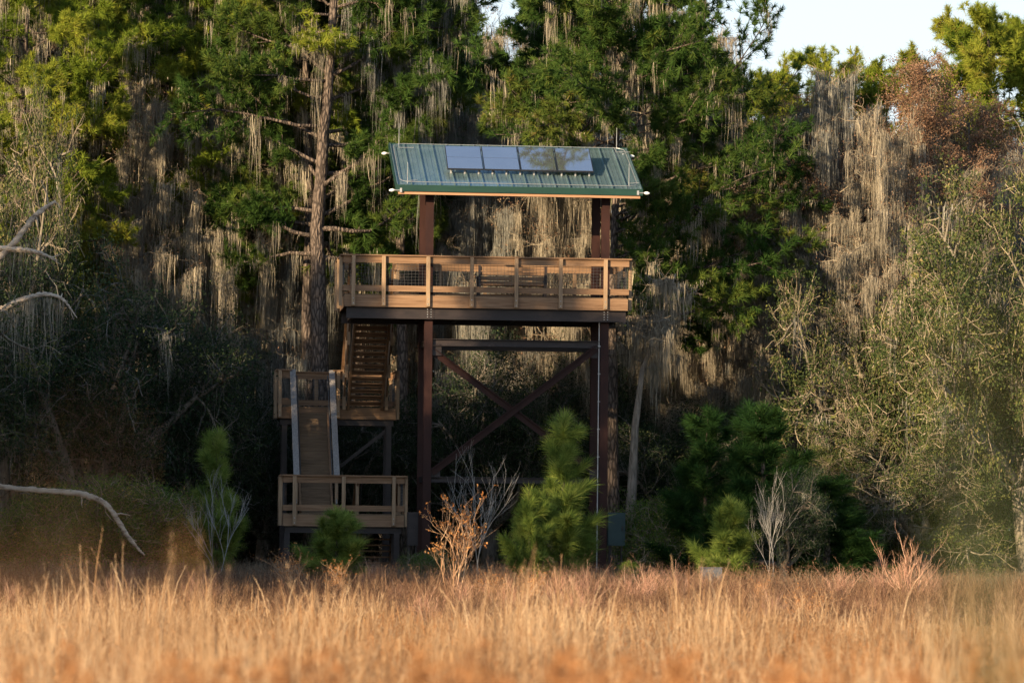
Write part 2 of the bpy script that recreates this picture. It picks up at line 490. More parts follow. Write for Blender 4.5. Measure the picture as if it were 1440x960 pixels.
def make_pine(seed, H=20, r0=0.3, zb=8, spread=3.6, nb=46, path=None, needle='needle', moss=0.5, mossL=0.9, tn=50, mossmat='moss', top=1.0, skew=(0, 0), nL=0.27, subn=(7, 12), low=1.0, keep=None):
    rs = RS(seed)
    if path is None:
        path = trunk_line(H, rs, 0.025)
    H = path[-1, 2]
    tg, cg, mg = Geo(), Geo(), Geo()
    tt = (path[:, 2] - path[0, 2]) / (H - path[0, 2])
    rad = r0 * (1 - tt * 0.86) * (1 + 0.25 * np.exp(-(path[:, 2]).clip(0) * 2.2))
    fine = np.linspace(path[0, 2], H, 40)
    fp = np.array([interp_path(path, z) for z in fine])
    tg.tube(fp + np.column_stack([rs.normal(0, r0 * 0.035, (40, 2)), np.zeros(40)]), np.interp(fine, path[:, 2], rad), 10)
    TC, TA, MC, ML, MD = [], [], [], [], []
    TT = []
    for i in range(nb):
        f = (i + rs.rand()) / nb
        z = zb + (H * 0.985 - zb) * f
        p = interp_path(path, z)
        az = i * 2.4 + rs.uniform(-0.5, 0.5)
        n_before, btint = len(TC), rs.beta(1.6, 1.8)
        prof = (0.55 + 0.55 * math.sin(min(1, f * 1.25 + 0.1) * math.pi * 0.62)) * (1 - 0.55 * max(0, f - 0.55) / 0.45)
        if f < 0.25:
            prof *= low
        L = spread * prof * rs.uniform(0.6, 1.25)
        h = np.array((math.cos(az) + skew[0] * (1 - f), math.sin(az) + skew[1] * (1 - f)))
        L *= min(1.6, max(0.45, np.linalg.norm(h)))
        h /= np.linalg.norm(h)
        if keep is not None and not keep(z, h):
            continue
        el = rs.uniform(-0.15, 0.45) + 0.5 * max(0, f - 0.6)
        b = limb(p, (h[0], h[1], el), L, rs, 7, 0.17, 0.05)
        rb = max(0.018, np.interp(z, path[:, 2], rad) * 0.42)
        tg.tube(b, np.linspace(rb, 0.012, 7), 5)
        TC.append(b[-1]); TA.append(unit(b[-1] - b[-2]))
        for k in range(rs.randint(*subn) + int(L)):
            t = 0.24 + 0.76 * rs.beta(1.4, 1.1)
            q, qd = at(b, t)
            sd = unit(side_dir(qd, rs.uniform(0.5, 1.1), rs) + np.array((0, 0, 0.22)))
            sl = L * rs.uniform(0.14, 0.34) * (1.25 - t * 0.6) + 0.15
            sb = limb(q, sd, sl, rs, 4, 0.2, 0.08)
            tg.tube(sb, np.linspace(0.016, 0.007, 4), 3)
            for u in (0.45, 0.72, 1.0):
                c, cd = at(sb, u)
                TC.append(c); TA.append(cd + np.array((0, 0, 0.25)))
            for u in range(rs.randint(2, 6)):
                c, cd = at(sb, rs.uniform(0.4, 1))
                TC.append(c + rs.normal(0, 0.16, 3)); TA.append(side_dir(cd, 0.7, rs) + np.array((0, 0, 0.3)))
            if rs.rand() < moss * 0.55:
                MC.append(sb[2]); ML.append(mossL * rs.uniform(0.3, 1.1)); MD.append(unit(sb[2] - sb[1]))
        for k in range(rs.poisson(moss * (2 + L)) if moss else 0):
            q, qd = at(b, rs.uniform(0.08, 0.95))
            MC.append(q); ML.append(mossL * rs.uniform(0.4, 1.6)); MD.append(qd)
        TT += list(np.clip(btint * 0.65 + 0.35 * rs.beta(2, 2, len(TC) - n_before), 0, 1))
    TC, TA = np.array(TC), np.array(TA)
    tufts(cg, TC, TA, rs, tn, nL, tint=np.array(TT))
    t = dict(trunk=(tg.mesh('trunk', 'bark_pine', True)), crown=cg.mesh('crown', needle))
    if MC:
        moss_clumps(mg, MC, np.array(ML), rs, dirs=np.array(MD))
        t['moss'] = mg.mesh('hanging_moss', mossmat)
    return t

def make_mossy(seed, H=17, r0=0.26, zb=3.5, spread=3.4, nb=34, leafmat='rustleaf', leafn=4, mossL=1.6, moss=1.0, mossmat='moss', bark='bark_grey', twigmat='twig', path=None, up=0.35, leafR=0.25, per=(28, 66), topmoss=1.0, leafz=0.0):
    rs = RS(seed)
    if path is None:
        path = trunk_line(H, rs, 0.03)
    H = path[-1, 2]
    tg, wg, cg, mg = Geo(), Geo(), Geo(), Geo()
    tt = (path[:, 2] - path[0, 2]) / (H - path[0, 2])
    rad = r0 * (1 - tt * 0.88) * (1 + 0.5 * np.exp(-(path[:, 2]).clip(0) * 1.3))
    tg.tube(path, rad, 9)
    LC, MC, ML, MD = [], [], [], []
    for i in range(nb):
        f = (i + rs.rand()) / nb
        z = zb + (H * 0.99 - zb) * f
        p = interp_path(path, z)
        az = i * 2.4 + rs.uniform(-0.6, 0.6)
        L = spread * (1 - 0.62 * f ** 1.6) * rs.uniform(0.55, 1.15)
        b = limb(p, (math.cos(az), math.sin(az), up * rs.uniform(0.2, 2)), L, rs, 8, 0.22, 0.03)
        rb = max(0.02, np.interp(z, path[:, 2], rad) * 0.4)
        tg.tube(b, np.linspace(rb, 0.014, 8), 5)
        mf = moss * (1 if f < 0.8 else topmoss)
        for k in range(rs.poisson(mf * (2.5 + L * 1.8))):
            q, qd = at(b, rs.uniform(0.05, 1))
            MC.append(q); ML.append(mossL * rs.uniform(0.35, 1.3)); MD.append(qd)
        for k in range(6 + int(L * 2)):
            t = rs.uniform(0.15, 1)
            q, qd = at(b, t)
            sb = limb(q, side_dir(qd, rs.uniform(0.4, 1.1), rs) + np.array((0, 0, 0.25)), rs.uniform(0.4, 1.2), rs, 5, 0.3, 0.03)
            wg.tube(sb, np.linspace(0.014, 0.006, 5), 3, rs.rand(), False)
            LC.append(sb[-1]); LC.append(sb[3])
            if rs.rand() < mf * 0.5:
                MC.append(sb[2]); ML.append(mossL * rs.uniform(0.2, 0.7)); MD.append(unit(sb[2] - sb[1]))
            for kk in range(2):
                q2, d2 = at(sb, rs.uniform(0.3, 1))
                s2 = limb(q2, side_dir(d2, rs.uniform(0.5, 1.2), rs), rs.uniform(0.2, 0.55), rs, 4, 0.3)
                wg.tube(s2, np.linspace(0.009, 0.005, 4), 3, rs.rand(), False)
                LC.append(s2[-1])
    t = dict(trunk=tg.mesh('trunk', bark, True), twigs=wg.mesh('twigs', twigmat))
    if leafn:
        LC = np.array(LC)
        LC = LC[LC[:, 2] > leafz + rs.normal(0, 0.5, len(LC))]
        leaves(cg, LC, rs, leafn, leafR, (0.018, 0.045))
        t['crown'] = cg.mesh('crown', leafmat)
    moss_clumps(mg, MC, np.array(ML), rs, per=per, dirs=np.array(MD))
    t['moss'] = mg.mesh('hanging_moss', mossmat)
    return t

def make_oak(seed, H=8, R=4, r0=0.25, leafmat='oakleaf', leafn=13, moss=0.15, mossL=0.8, twigs=1.0, leafR=0.26, bark='bark_oak', n1=7, twigmat='twig', zlow=0.15, lfrac=1.0):
    rs = RS(seed)
    tg, wg, cg, mg = Geo(), Geo(), Geo(), Geo()
    fork = H * 0.22
    tr = limb((0, 0, -0.4), (0, 0, 1), fork + 0.4, rs, 4, 0.06)
    tg.tube(tr, np.linspace(r0 * 1.3, r0, 4), 9)
    LC, MC, ML = [], [], []
    for i in range(n1):
        az = i * 2.4 + rs.uniform(-.4, .4)
        e = rs.uniform(0.25, 1.8) if i else 4
        d = unit(np.array((math.cos(az), math.sin(az), e)))
        # length to an uneven ellipsoid of radius R, height H
        L = 1.0 / math.sqrt((d[0] ** 2 + d[1] ** 2) / R ** 2 + (d[2] / (H - fork)) ** 2) * rs.uniform(0.78, 1.02)
        b = limb(tr[-1], d, L, rs, 9, 0.16, 0.0)
        tg.tube(b, np.linspace(r0 * 0.6, 0.02, 9), 6)
        for k in range(15):
            t = rs.uniform(0.15, 1.0)
            q, qd = at(b, t)
            sd = side_dir(qd, rs.uniform(0.6, 1.2), rs)
            sl = R * rs.uniform(0.2, 0.5) * (1.2 - t * 0.5)
            sb = limb(q, sd, sl, rs, 6, 0.25, 0.02)
            sb[:, 2] = np.maximum(sb[:, 2], zlow)
            tg.tube(sb, np.linspace(0.035, 0.012, 6), 4)
            if rs.rand() < moss:
                MC.append(sb[3]); ML.append(mossL * rs.uniform(0.4, 1.3))
            for m in range(8):
                q2, d2 = at(sb, rs.uniform(0.2, 1))
                s2 = limb(q2, side_dir(d2, rs.uniform(0.4, 1.1), rs) + np.array((0, 0, 0.15)), rs.uniform(0.35, 0.95), rs, 5, 0.28)
                s2[:, 2] = np.maximum(s2[:, 2], zlow)
                wg.tube(s2, np.linspace(0.012, 0.006, 5), 3, rs.rand(), False)
                LC += [s2[2], s2[4]]
                for u in range(int(3 * twigs)):
                    q3, d3 = at(s2, rs.uniform(0.3, 1))
                    s3 = limb(q3, side_dir(d3, rs.uniform(0.4, 1.2), rs), rs.uniform(0.2, 0.5), rs, 4, 0.3)
                    wg.tube(s3, np.linspace(0.008, 0.005, 4), 3, rs.rand(), False)
                    LC.append(s3[-1])
    LC = np.array(LC)
    if lfrac < 1:
        f3 = np.sin(LC[:, 0] * 2.1 + 1) * np.sin(LC[:, 1] * 2.3) * np.sin(LC[:, 2] * 2.6 + 2) + rs.normal(0, 0.25, len(LC))
        LC = LC[f3 > np.quantile(f3, 1 - lfrac)]
    leaves(cg, LC, rs, leafn, leafR, (0.018, 0.046))
    t = dict(trunk=tg.mesh('trunk', bark, True), twigs=wg.mesh('twigs', twigmat), crown=cg.mesh('crown', leafmat))
    if MC:
        moss_clumps(mg, MC, np.array(ML), rs)
        t['moss'] = mg.mesh('hanging_moss', 'moss_grey')
    return t

def make_young_pine(seed, H=5, R=1.2, mat='needle_young', nw=9, nL=0.36, tn=64):
    """candle-shaped young pine: whorls of up-curved bottle-brush branches"""
    rs = RS(seed)
    tg, cg = Geo(), Geo()
    path = trunk_line(H, rs, 0.03, 8, (0, 0, -0.3))
    tg.tube(path, np.linspace(0.06 + H * 0.006, 0.012, 8), 6)
    TC, TA = [], []
    for w in range(nw):
        f = (w + 0.4) / nw
        z = 0.25 + (H - 0.45) * f
        p = interp_path(path, z)
        k = rs.randint(3, 6)
        a0 = rs.uniform(0, 6.28)
        for i in range(k):
            az = a0 + i * 2 * math.pi / k + rs.uniform(-.3, .3)
            L = R * (1.08 - f) ** 0.75 * rs.uniform(0.35, 1.2) + 0.10
            b = limb(p, (math.cos(az), math.sin(az), 0.45), L, rs, 6, 0.10, 0.16)
            tg.tube(b, np.linspace(0.022, 0.008, 6), 4)
            m = max(3, int(L / 0.13))
            for j in range(m):
                c, d = at(b, 0.25 + 0.75 * j / (m - 1))
                TC.append(c); TA.append(d)
            for j in range(int(L * 4)):
                q, d = at(b, rs.uniform(0.35, 0.9))
                sb = limb(q, side_dir(d, 0.8, rs) + np.array((0, 0, 0.4)), rs.uniform(0.2, 0.45), rs, 4, 0.1, 0.15)
                tg.tube(sb, np.linspace(0.01, 0.006, 4), 3)
                for u in (0.4, 0.75, 1):
                    c, d = at(sb, u)
                    TC.append(c); TA.append(d)
    for u in np.linspace(0.55, 1.0, 9):
        c, d = at(path, u)
        TC.append(c); TA.append(d)
    tufts(cg, TC, TA, rs, tn, nL, 0.008, 0.62)
    return dict(trunk=tg.mesh('trunk', 'bark_pine', True), crown=cg.mesh('crown', mat))

def make_bare(seed, H=2.4, lsz=(0.025, 0.05), LR=0.05, stems=9, mat='twig_warm', spreadf=0.35, leafn=0, leafmat='copperleaf', r=0.013, levels=3, kids=5, tipleaf=0.5, one=False):
    """leafless shrub: stems forking upwards"""
    rs = RS(seed)
    g, lg = Geo(), Geo()
    tips = []
    def rec(p, d, L, rr, lv):
        b = limb(p, d, L, rs, 6, 0.10, 0.05)
        g.tube(b, np.linspace(rr, rr * 0.45, 6), 4 if lv > 1 else 3, np.clip(rs.normal(0.5, 0.2), 0, 1), False)
        if lv == 0:
            tips.append(b[-1]); tips.append(b[-2])
            return
        for k in range(kids if lv > 1 else max(2, kids - 2)):
            q, qd = at(b, rs.uniform(0.25, 0.95))
            rec(q, unit(side_dir(qd, rs.uniform(0.35, 0.75), rs) + np.array((0, 0, 0.35))), L * rs.uniform(0.35, 0.6), rr * 0.55, lv - 1)
        tips.append(b[-1])
    for i in range(stems):
        az = rs.uniform(0, 6.28)
        s = spreadf * rs.uniform(0.1, 1.2)
        if one:
            s = 0.04
        rec((rs.normal(0, 0.06) * (not one), rs.normal(0, 0.06) * (not one), -0.1), (math.cos(az) * s, math.sin(az) * s, 1), H * rs.uniform(0.7, 1.0), r, levels)
    t = dict(stems=g.mesh('stems', mat))
    if leafn:
        tips = np.array(tips)
        tips = tips[rs.rand(len(tips)) < tipleaf]
        leaves(lg, tips, rs, leafn, LR, lsz, flat=1)
        t['leaves'] = lg.mesh('leaves', leafmat)
    return t

def plant(name, parts, label, cat, loc, rz=0.0, scale=1.0, group=None):
    r = thing(name, label, cat, loc, rz, group, scale)
    names = dict(trunk='trunk', crown='crown', moss='hanging_moss', twigs='twigs', stems='stems', leaves='leaves')
    for k, me in parts.items():
        obj(names[k], me, r)
    return r

def dims(parts):
    mx, rr = 0, []
    for k in ('crown', 'stems', 'twigs', 'leaves'):
        if k in parts:
            me = parts[k]
            co = np.empty(len(me.vertices) * 3, dtype=np.float32)
            me.vertices.foreach_get('co', co)
            co = co.reshape(-1, 3)
            mx = max(mx, float(np.percentile(co[:, 2], 99.9)))
            rr.append(float(np.percentile(np.hypot(co[:, 0], co[:, 1]), 96)))
    return max(rr), mx

def pathpx(pts, Y, base):
    """pixel trunk line to local coordinates, base = world position of the foot"""
    a = np.array([P(px, py, Y) for px, py in pts]) - np.array(base)
    return a[np.argsort(a[:, 2])]

# ------------------------------------------------------------------ the setting
gy = np.concatenate([[-40, 0, 40, 78], np.arange(80, 98, 1.0), [100, 130, 200, 600, 2500]])
gx = np.array([-900, -200, -60, -20, 0, 20, 60, 200, 900], float)
gv = np.array([(x, y, float(gz(y))) for y in gy for x in gx])
nx = len(gx)
gq = [(r * nx + c, r * nx + c + 1, (r + 1) * nx + c + 1, (r + 1) * nx + c) for r in range(len(gy) - 1) for c in range(nx - 1)]
g = mk_mesh('ground', gv, gq, None, 'ground', smooth=True)
go = obj('ground', g)
go['kind'] = 'structure'

# ------------------------------------------------------------------ the tower
TH = math.radians(5.5)
TO = np.array((0.0, 105.0))
XA, YB = np.array((math.cos(TH), math.sin(TH))), np.array((-math.sin(TH), math.cos(TH)))
def Lp(px, py, yl):
    x, y = unroll(px, py)
    d = np.array(((x - HX) / F, 1.0))
    t = (yl + TO @ YB) / (d @ YB)
    w = t * d
    return np.array(((w - TO) @ XA, yl, ZC + t * (HY - y) / F))
def lx(px, py, yl): return float(Lp(px, py, yl)[0])
def lz(px, py, yl): return float(Lp(px, py, yl)[2])

tower = thing('observation_tower', 'tall wooden and red steel observation tower with green solar roof and two stair flights', 'observation tower', (TO[0], TO[1], 0), TH)

DD = 3.0                      # deck depth
x0, x1 = lx(483, 400, 0), lx(884.5, 400, 0)
zd = lz(700, 416, 0)          # deck top
def hsec(px_c, yl, z0, z1, w=0.225, pyref=600):
    xc = lx(px_c, pyref, yl)
    g = Geo()
    g.box(xc - w / 2, xc + w / 2, yl - 0.115, yl - 0.098, z0, z1)
    g.box(xc - w / 2, xc + w / 2, yl + 0.098, yl + 0.115, z0, z1)
    g.box(xc - 0.012, xc + 0.012, yl - 0.098, yl + 0.098, z0, z1)
    g.box(xc - 0.22, xc + 0.22, yl - 0.22, yl + 0.22, -0.1, 0.03)
    return g, xc
# roof plane
RD0, RD1 = -0.35, 3.25
rxl = (lx(560, 262, RD0) + lx(545, 204, RD1)) / 2
rxr = (lx(902, 265, RD0) + lx(882, 207.5, RD1)) / 2
rz0, rz1 = lz(731, 263.5, RD0), lz(713, 206, RD1)
sl_len = math.hypot(RD1 - RD0, rz1 - rz0)
sl_n = np.array((0, -(rz1 - rz0), RD1 - RD0)) / sl_len
def RP(x, s, h=0.0):
    return np.array((x, RD0 + (RD1 - RD0) * s, rz0 + (rz1 - rz0) * s)) + sl_n * h
CF, CB = 0.35, 2.65           # column rows
def roof_z(yl): return rz0 + (rz1 - rz0) * (yl - RD0) / (RD1 - RD0)
colx = []
for pc, yl in ((600.8, CF), (848.5, CF)):
    gg, xc = hsec(pc, yl, 0.03, roof_z(yl) - 0.33)
    colx.append(xc)
    obj('column', (gg, 'steel'), tower)
for xc in colx:
    gg = Geo()
    yl = CB
    gg.box(xc - .112, xc + .112, yl - .115, yl - .098, .03, roof_z(yl) - .33)
    gg.box(xc - .112, xc + .112, yl + .098, yl + .115, .03, roof_z(yl) - .33)
    gg.box(xc - .012, xc + .012, yl - .098, yl + .098, .03, roof_z(yl) - .33)
    gg.box(xc - .22, xc + .22, yl - .22, yl + .22, -.1, .03)
    obj('column', (gg, 'steel'), tower)
cxl, cxr = colx
# bolts and clip plates where columns meet the deck beam
zb1, zb0 = lz(700, 433.5, 0), lz(700, 450, 0)
def ibeam(g, xa, xb, yl, z0, z1, f=0.14):
    g.box(xa, xb, yl - f / 2, yl + f / 2, z1 - 0.018, z1)
    g.box(xa, xb, yl - f / 2, yl + f / 2, z0, z0 + 0.018)
    g.box(xa, xb, yl - 0.012, yl + 0.012, z0 + 0.018, z1 - 0.018)
    return g
obj('deck_beam', (ibeam(Geo(), lx(487, 440, 0.12), lx(880, 440, 0.12), 0.14, zb0, zb1, 0.18), 'steel_dark'), tower)
obj('deck_beam', (ibeam(Geo(), lx(487, 440, 0.12), lx(880, 440, 0.12), DD - 0.14, zb0, zb1, 0.18), 'steel_dark'), tower)
for x in (x0 + 0.3, cxl - 0.2, cxl + 0.9, (cxl + cxr) / 2, cxr - 0.9, cxr + 0.2, x1 - 0.25):
    obj('cross_beam', (Geo().box(x - 0.05, x + 0.05, 0.24, DD - 0.24, zb0 + 0.05, zb1 - 0.03), 'steel_dark'), tower)
gg = Geo()
for xc in (cxl, cxr):
    for dz in (0.06, 0.13, 0.20, 0.27):
        for dx in (-0.05, 0.05):
            gg.tube([(xc + dx, 0.045, zb0 + dz), (xc + dx, 0.02, zb0 + dz)], 0.014, 6)
obj('bolts', (gg, 'galv'), tower)
# horizontal struts and the X brace
zu = lz(724, 483, CF)
zl_ = lz(724, 674.5, CF)
for yl in (CF, CB):
    obj('strut', (ibeam(Geo(), cxl + 0.13, cxr - 0.13, yl, zu - 0.10, zu + 0.10, 0.2), 'steel_dark'), tower)
    obj('strut', (ibeam(Geo(), cxl + 0.13, cxr - 0.13, yl, zl_ - 0.07, zl_ + 0.07, 0.16), 'steel_dark'), tower)
for xc in (cxl, cxr):
    for zz in (zu, zl_):
        obj('side_strut', (Geo().box(xc - 0.06, xc + 0.06, CF + 0.13, CB - 0.13, zz - 0.08, zz + 0.08), 'steel_dark'), tower)
for (a, b, yy) in (((607, 492), (838, 664), CF + 0.06), ((838, 490), (607, 664), CF - 0.06)):
    pa, pb = Lp(*a, CF), Lp(*b, CF)
    pa[1] = pb[1] = yy
    gg = Geo().bar(pa, pb, 0.02, 0.20)
    gg.bar(pa + (0, -0.05, 0.09), pb + (0, -0.05, 0.09), 0.09, 0.018)
    obj('brace', (gg, 'steel'), tower)
for xc in (cxl + 0.22, cxr - 0.22):
    for zz in (zu - 0.2, zl_ + 0.16):
        obj('gusset_plate', (Geo().box(xc - 0.16, xc + 0.16, CF - 0.012, CF + 0.012, zz - 0.17, zz + 0.15), 'steel_dark'), tower)
# conduit up the right front column, with straps
gg = Geo().tube([(cxr - 0.155, CF - 0.06, 0.4), (cxr - 0.155, CF - 0.06, zb0)], 0.018, 6)
for i in range(9):
    z = 0.8 + i * 0.78
    gg.box(cxr - 0.185, cxr - 0.11, CF - 0.09, CF - 0.075, z, z + 0.03)
obj('conduit', (gg, 'galv'), tower)

# deck: boards, fascia
gg = Geo()
nb = 62
bw = (x1 - x0 - 0.1) / nb
stair_l, stair_r = lx(490, 450, 3.0), lx(550, 450, 3.0)
for i in range(nb):
    a = x0 + 0.05 + i * bw
    gg.box(a + 0.003, a + bw - 0.003, 0.045, DD - 0.045, zd - 0.038, zd)
deck = obj('deck', (gg, 'woodtread'), tower)
zf0, zf1 = lz(700, 434, 0), lz(700, 417.5, 0)
def fascia(parent, xa, xb, ya, yb, z0, z1, name='fascia_board'):
    gg = Geo()
    gg.box(xa, xb, ya - 0.022, ya + 0.018, z0, z1)
    obj(name, (gg, 'wood'), parent)
    gg = Geo()
    gg.box(xa, xb, yb - 0.018, yb + 0.022, z0, z1)
    obj(name, (gg, 'wood'), parent)
    for x in (xa, xb - 0.04):
        gg = Geo()
        gg.box(x, x + 0.04, ya + 0.02, yb - 0.02, z0 + 0.003, z1 - 0.003)
        obj(name, (gg, 'wood'), parent)
fascia(deck, x0 + 0.03, x1 - 0.03, 0.0, DD, zf0, zf1)
for i in range(18):
    x = x0 + 0.3 + i * 0.435
    obj('joist', (Geo().box(x, x + 0.04, 0.05, DD - 0.05, zf0 + 0.03, zd - 0.045), 'wood'), deck)

def railing(parent, a, b, zf, posts, side, zpost_low, top=1.10, low=0.06, cap=True, mesh=True, name='railing', outset=0.02):
    """guard rail from a to b (local xy); posts = distances along; side = unit vector pointing outwards"""
    a, b, side = np.array(a, float), np.array(b, float), np.array(side, float)
    L = np.linalg.norm(b - a)
    d = (b - a) / L
    def p3(t, o, z): return np.array((*(a + d * t + side * o), z))
    g = Geo()
    g.bar(p3(0, 0.0, zf + top - 0.135), p3(L, 0.0, zf + top - 0.135), 0.038, 0.185)     # top rail
    if cap:
        g.bar(p3(-0.06, 0.02, zf + top - 0.02), p3(L + 0.06, 0.02, zf + top - 0.02), 0.15, 0.038)
    r = obj(name, (g, 'wood'), parent)
    obj('bottom_rail', (Geo().bar(p3(0, 0.0, zf + low + 0.10), p3(L, 0.0, zf + low + 0.10), 0.038, 0.165), 'wood'), r)
    for t in posts:
        g = Geo()
        c = p3(t, 0.066, 0)
        hx = 0.052
        q = [c + np.array((*(d * sx * hx + side * sy * 0.044), 0)) for sx, sy in ((-1, -1), (1, -1), (1, 1), (-1, 1))]
        V = [v + (0, 0, z) for z in (zpost_low, zf + top - 0.042) for v in q]
        g.add(V, [(0, 3, 2, 1), (4, 5, 6, 7), (0, 1, 5, 4), (1, 2, 6, 5), (2, 3, 7, 6), (3, 0, 4, 7)])
        po = obj('post', (g, 'woodv'), r)
        g = Geo()
        for zz in (zpost_low + 0.06, zpost_low + 0.20):
            s0 = c + np.array((*(side * 0.044), zz))
            g.tube([s0, s0 + np.array((*(side * 0.012), 0))], 0.015, 6)
        if side[1] < -0.5:
            obj('bolts', (g, 'galv'), r)
    if mesh:
        g = Geo()
        n = int(L / 0.1)
        for i in range(1, n):
            t = i * L / n
            g.bar(p3(t, -0.03, zf + low + 0.15), p3(t, -0.03, zf + top - 0.2), 0.006, 0.006, up=(d[0], d[1], 0))
        for k in range(1, 8):
            z = zf + low + 0.18 + k * 0.085
            g.bar(p3(0, -0.036, z), p3(L, -0.036, z), 0.006, 0.006)
        obj('wire_mesh', (g, 'wire'), r)
    return r

def px_posts(xs, py, yl, xa): return [lx(x, py, yl) - xa for x in xs]
railing(tower, (x0, 0), (x1, 0), zd, px_posts((497, 539.5, 602, 663.5, 726, 788.5, 851.5), 400, -0.06, x0), (0, -1), lz(700, 432.5, 0))
railing(tower, (x0, 0.03), (x0, DD - 0.03), zd, (0.2, 1.5, 2.8), (-1, 0), zf0 + 0.03)
railing(tower, (x1, 0.03), (x1, DD - 0.03), zd, (0.25, 1.5, 2.8), (1, 0), zf0 + 0.03)
railing(tower, (stair_r + 0.12, DD), (x1, DD), zd, (0.05, 1.3, 2.6, 3.9, 5.2, 6.4), (0, 1), zf0)
railing(tower, (x0, DD), (stair_l - 0.02, DD), zd, (0.05,), (0, 1), zf0, mesh=False)

# roof
roofg = Geo()
def rbox(g, xa, xb, s0, s1, h0, h1):
    v = [RP(x, s, h) for h in (h0, h1) for s in (s0, s1) for x in (xa, xb)]
    g.add(v, [(0, 2, 3, 1), (4, 5, 7, 6), (0, 1, 5, 4), (2, 6, 7, 3), (0, 4, 6, 2), (1, 3, 7, 5)])
rbox(roofg, rxl, rxr, 0.004, 1, -0.03, 0.0)
npan = 17
for i in range(npan + 1):
    x = rxl + 0.02 + (rxr - rxl - 0.04) * i / npan
    rbox(roofg, x - 0.012, x + 0.012, 0.006, 0.994, 0.0, 0.045)
for i in range(npan):
    for q in (0.33, 0.67):
        x = rxl + 0.02 + (rxr - rxl - 0.04) * (i + q) / npan
        rbox(roofg, x - 0.02, x + 0.02, 0.006, 0.994, 0.0, 0.008)
roof = obj('roof', (roofg, 'roof'), tower)
# eave and rake trim
gg = Geo()
gg.box(rxl - 0.02, rxr + 0.02, RD0 - 0.03, RD0, rz0 - 0.17, rz0 + 0.012)
gg.box(rxl - 0.02, rxr + 0.02, RD1, RD1 + 0.03, rz1 - 0.17, rz1 + 0.03)
for x in (rxl - 0.022, rxr + 0.002):
    v = [RP(xx, s, h) for h in (-0.16, 0.03) for s in (0.002, 0.998) for xx in (x, x + 0.02)]
    gg.add(v, [(0, 2, 3, 1), (4, 5, 7, 6), (0, 1, 5, 4), (2, 6, 7, 3), (0, 4, 6, 2), (1, 3, 7, 5)])
obj('trim', (gg, 'fascia'), roof)
gg = Geo()
zbm = lz(731, 276, RD0)
gg.box(rxl + 0.05, rxr - 0.05, RD0 + 0.02, RD0 + 0.10, zbm, rz0 - 0.10)
obj('eave_beam', (gg, 'wood_beam'), roof)
gg = Geo()
gg.box(rxl + 0.05, rxr - 0.05, RD1 - 0.12, RD1 - 0.04, rz1 - 0.40, rz1 - 0.12)
obj('eave_beam', (gg, 'wood_beam'), roof)
for i in range(9):
    x = rxl + 0.1 + i * (rxr - rxl - 0.3) / 8
    gg = Geo()
    rbox(gg, x, x + 0.045, 0.04, 0.955, -0.24, -0.032)
    obj('rafter', (gg, 'wood'), roof)
for yl in (CF, CB):
    zz = roof_z(yl) - 0.33
    obj('roof_beam', (ibeam(Geo(), rxl + 0.5, rxr - 0.5, yl, zz, zz + 0.09, 0.2), 'steel_dark'), roof)
# solar panels on stand-offs
s0, s1 = 0.265, 0.615
PT = 0.25 / (s1 - s0)
pxa = lx(628.5, 236, RD0 + (RD1 - RD0) * s0)
pxb = lx(835, 239.5, RD0 + (RD1 - RD0) * s0)
pw = (pxb - pxa) / 4
def pbox(g, xa, xb, sa, sb, h0, h1):
    v = [RP(x, s, h + PT * (s - s0)) for h in (h0, h1) for s in (sa, sb) for x in (xa, xb)]
    g.add(v, [(0, 2, 3, 1), (4, 5, 7, 6), (0, 1, 5, 4), (2, 6, 7, 3), (0, 4, 6, 2), (1, 3, 7, 5)])
for i in range(4):
    a, b = pxa + i * pw + 0.012, pxa + (i + 1) * pw - 0.012
    gg = Geo()
    pbox(gg, a, b, s0, s1, 0.150, 0.188)
    fr = obj('solar_panel', (gg, 'solar_frame'), roof)
    sm = (s0 + s1) / 2
    gg = Geo()
    pbox(gg, a + 0.02, b - 0.02, s0 + 0.005, sm - 0.0015, 0.1895, 0.1915)
    pbox(gg, a + 0.02, b - 0.02, sm + 0.0015, s1 - 0.005, 0.1895, 0.1915)
    obj('solar_glass', (gg, 'solar'), roof)
gg = Geo()
for i in range(11):
    x = pxa + 0.12 + i * (pxb - pxa - 0.24) / 10
    for s in (s0 + 0.03, s1 - 0.03):
        gg.box(x - 0.022, x + 0.022, RP(0, s)[1] - 0.02, RP(0, s)[1] + 0.02, RP(0, s)[2], RP(0, s, 0.15 + PT * (s - s0))[2] - 0.02)
for s in (s0 + 0.03, s1 - 0.03):
    pbox(gg, pxa + 0.02, pxb - 0.02, s - 0.006, s + 0.006, 0.125, 0.149)
obj('panel_mounts', (gg, 'galv'), roof)
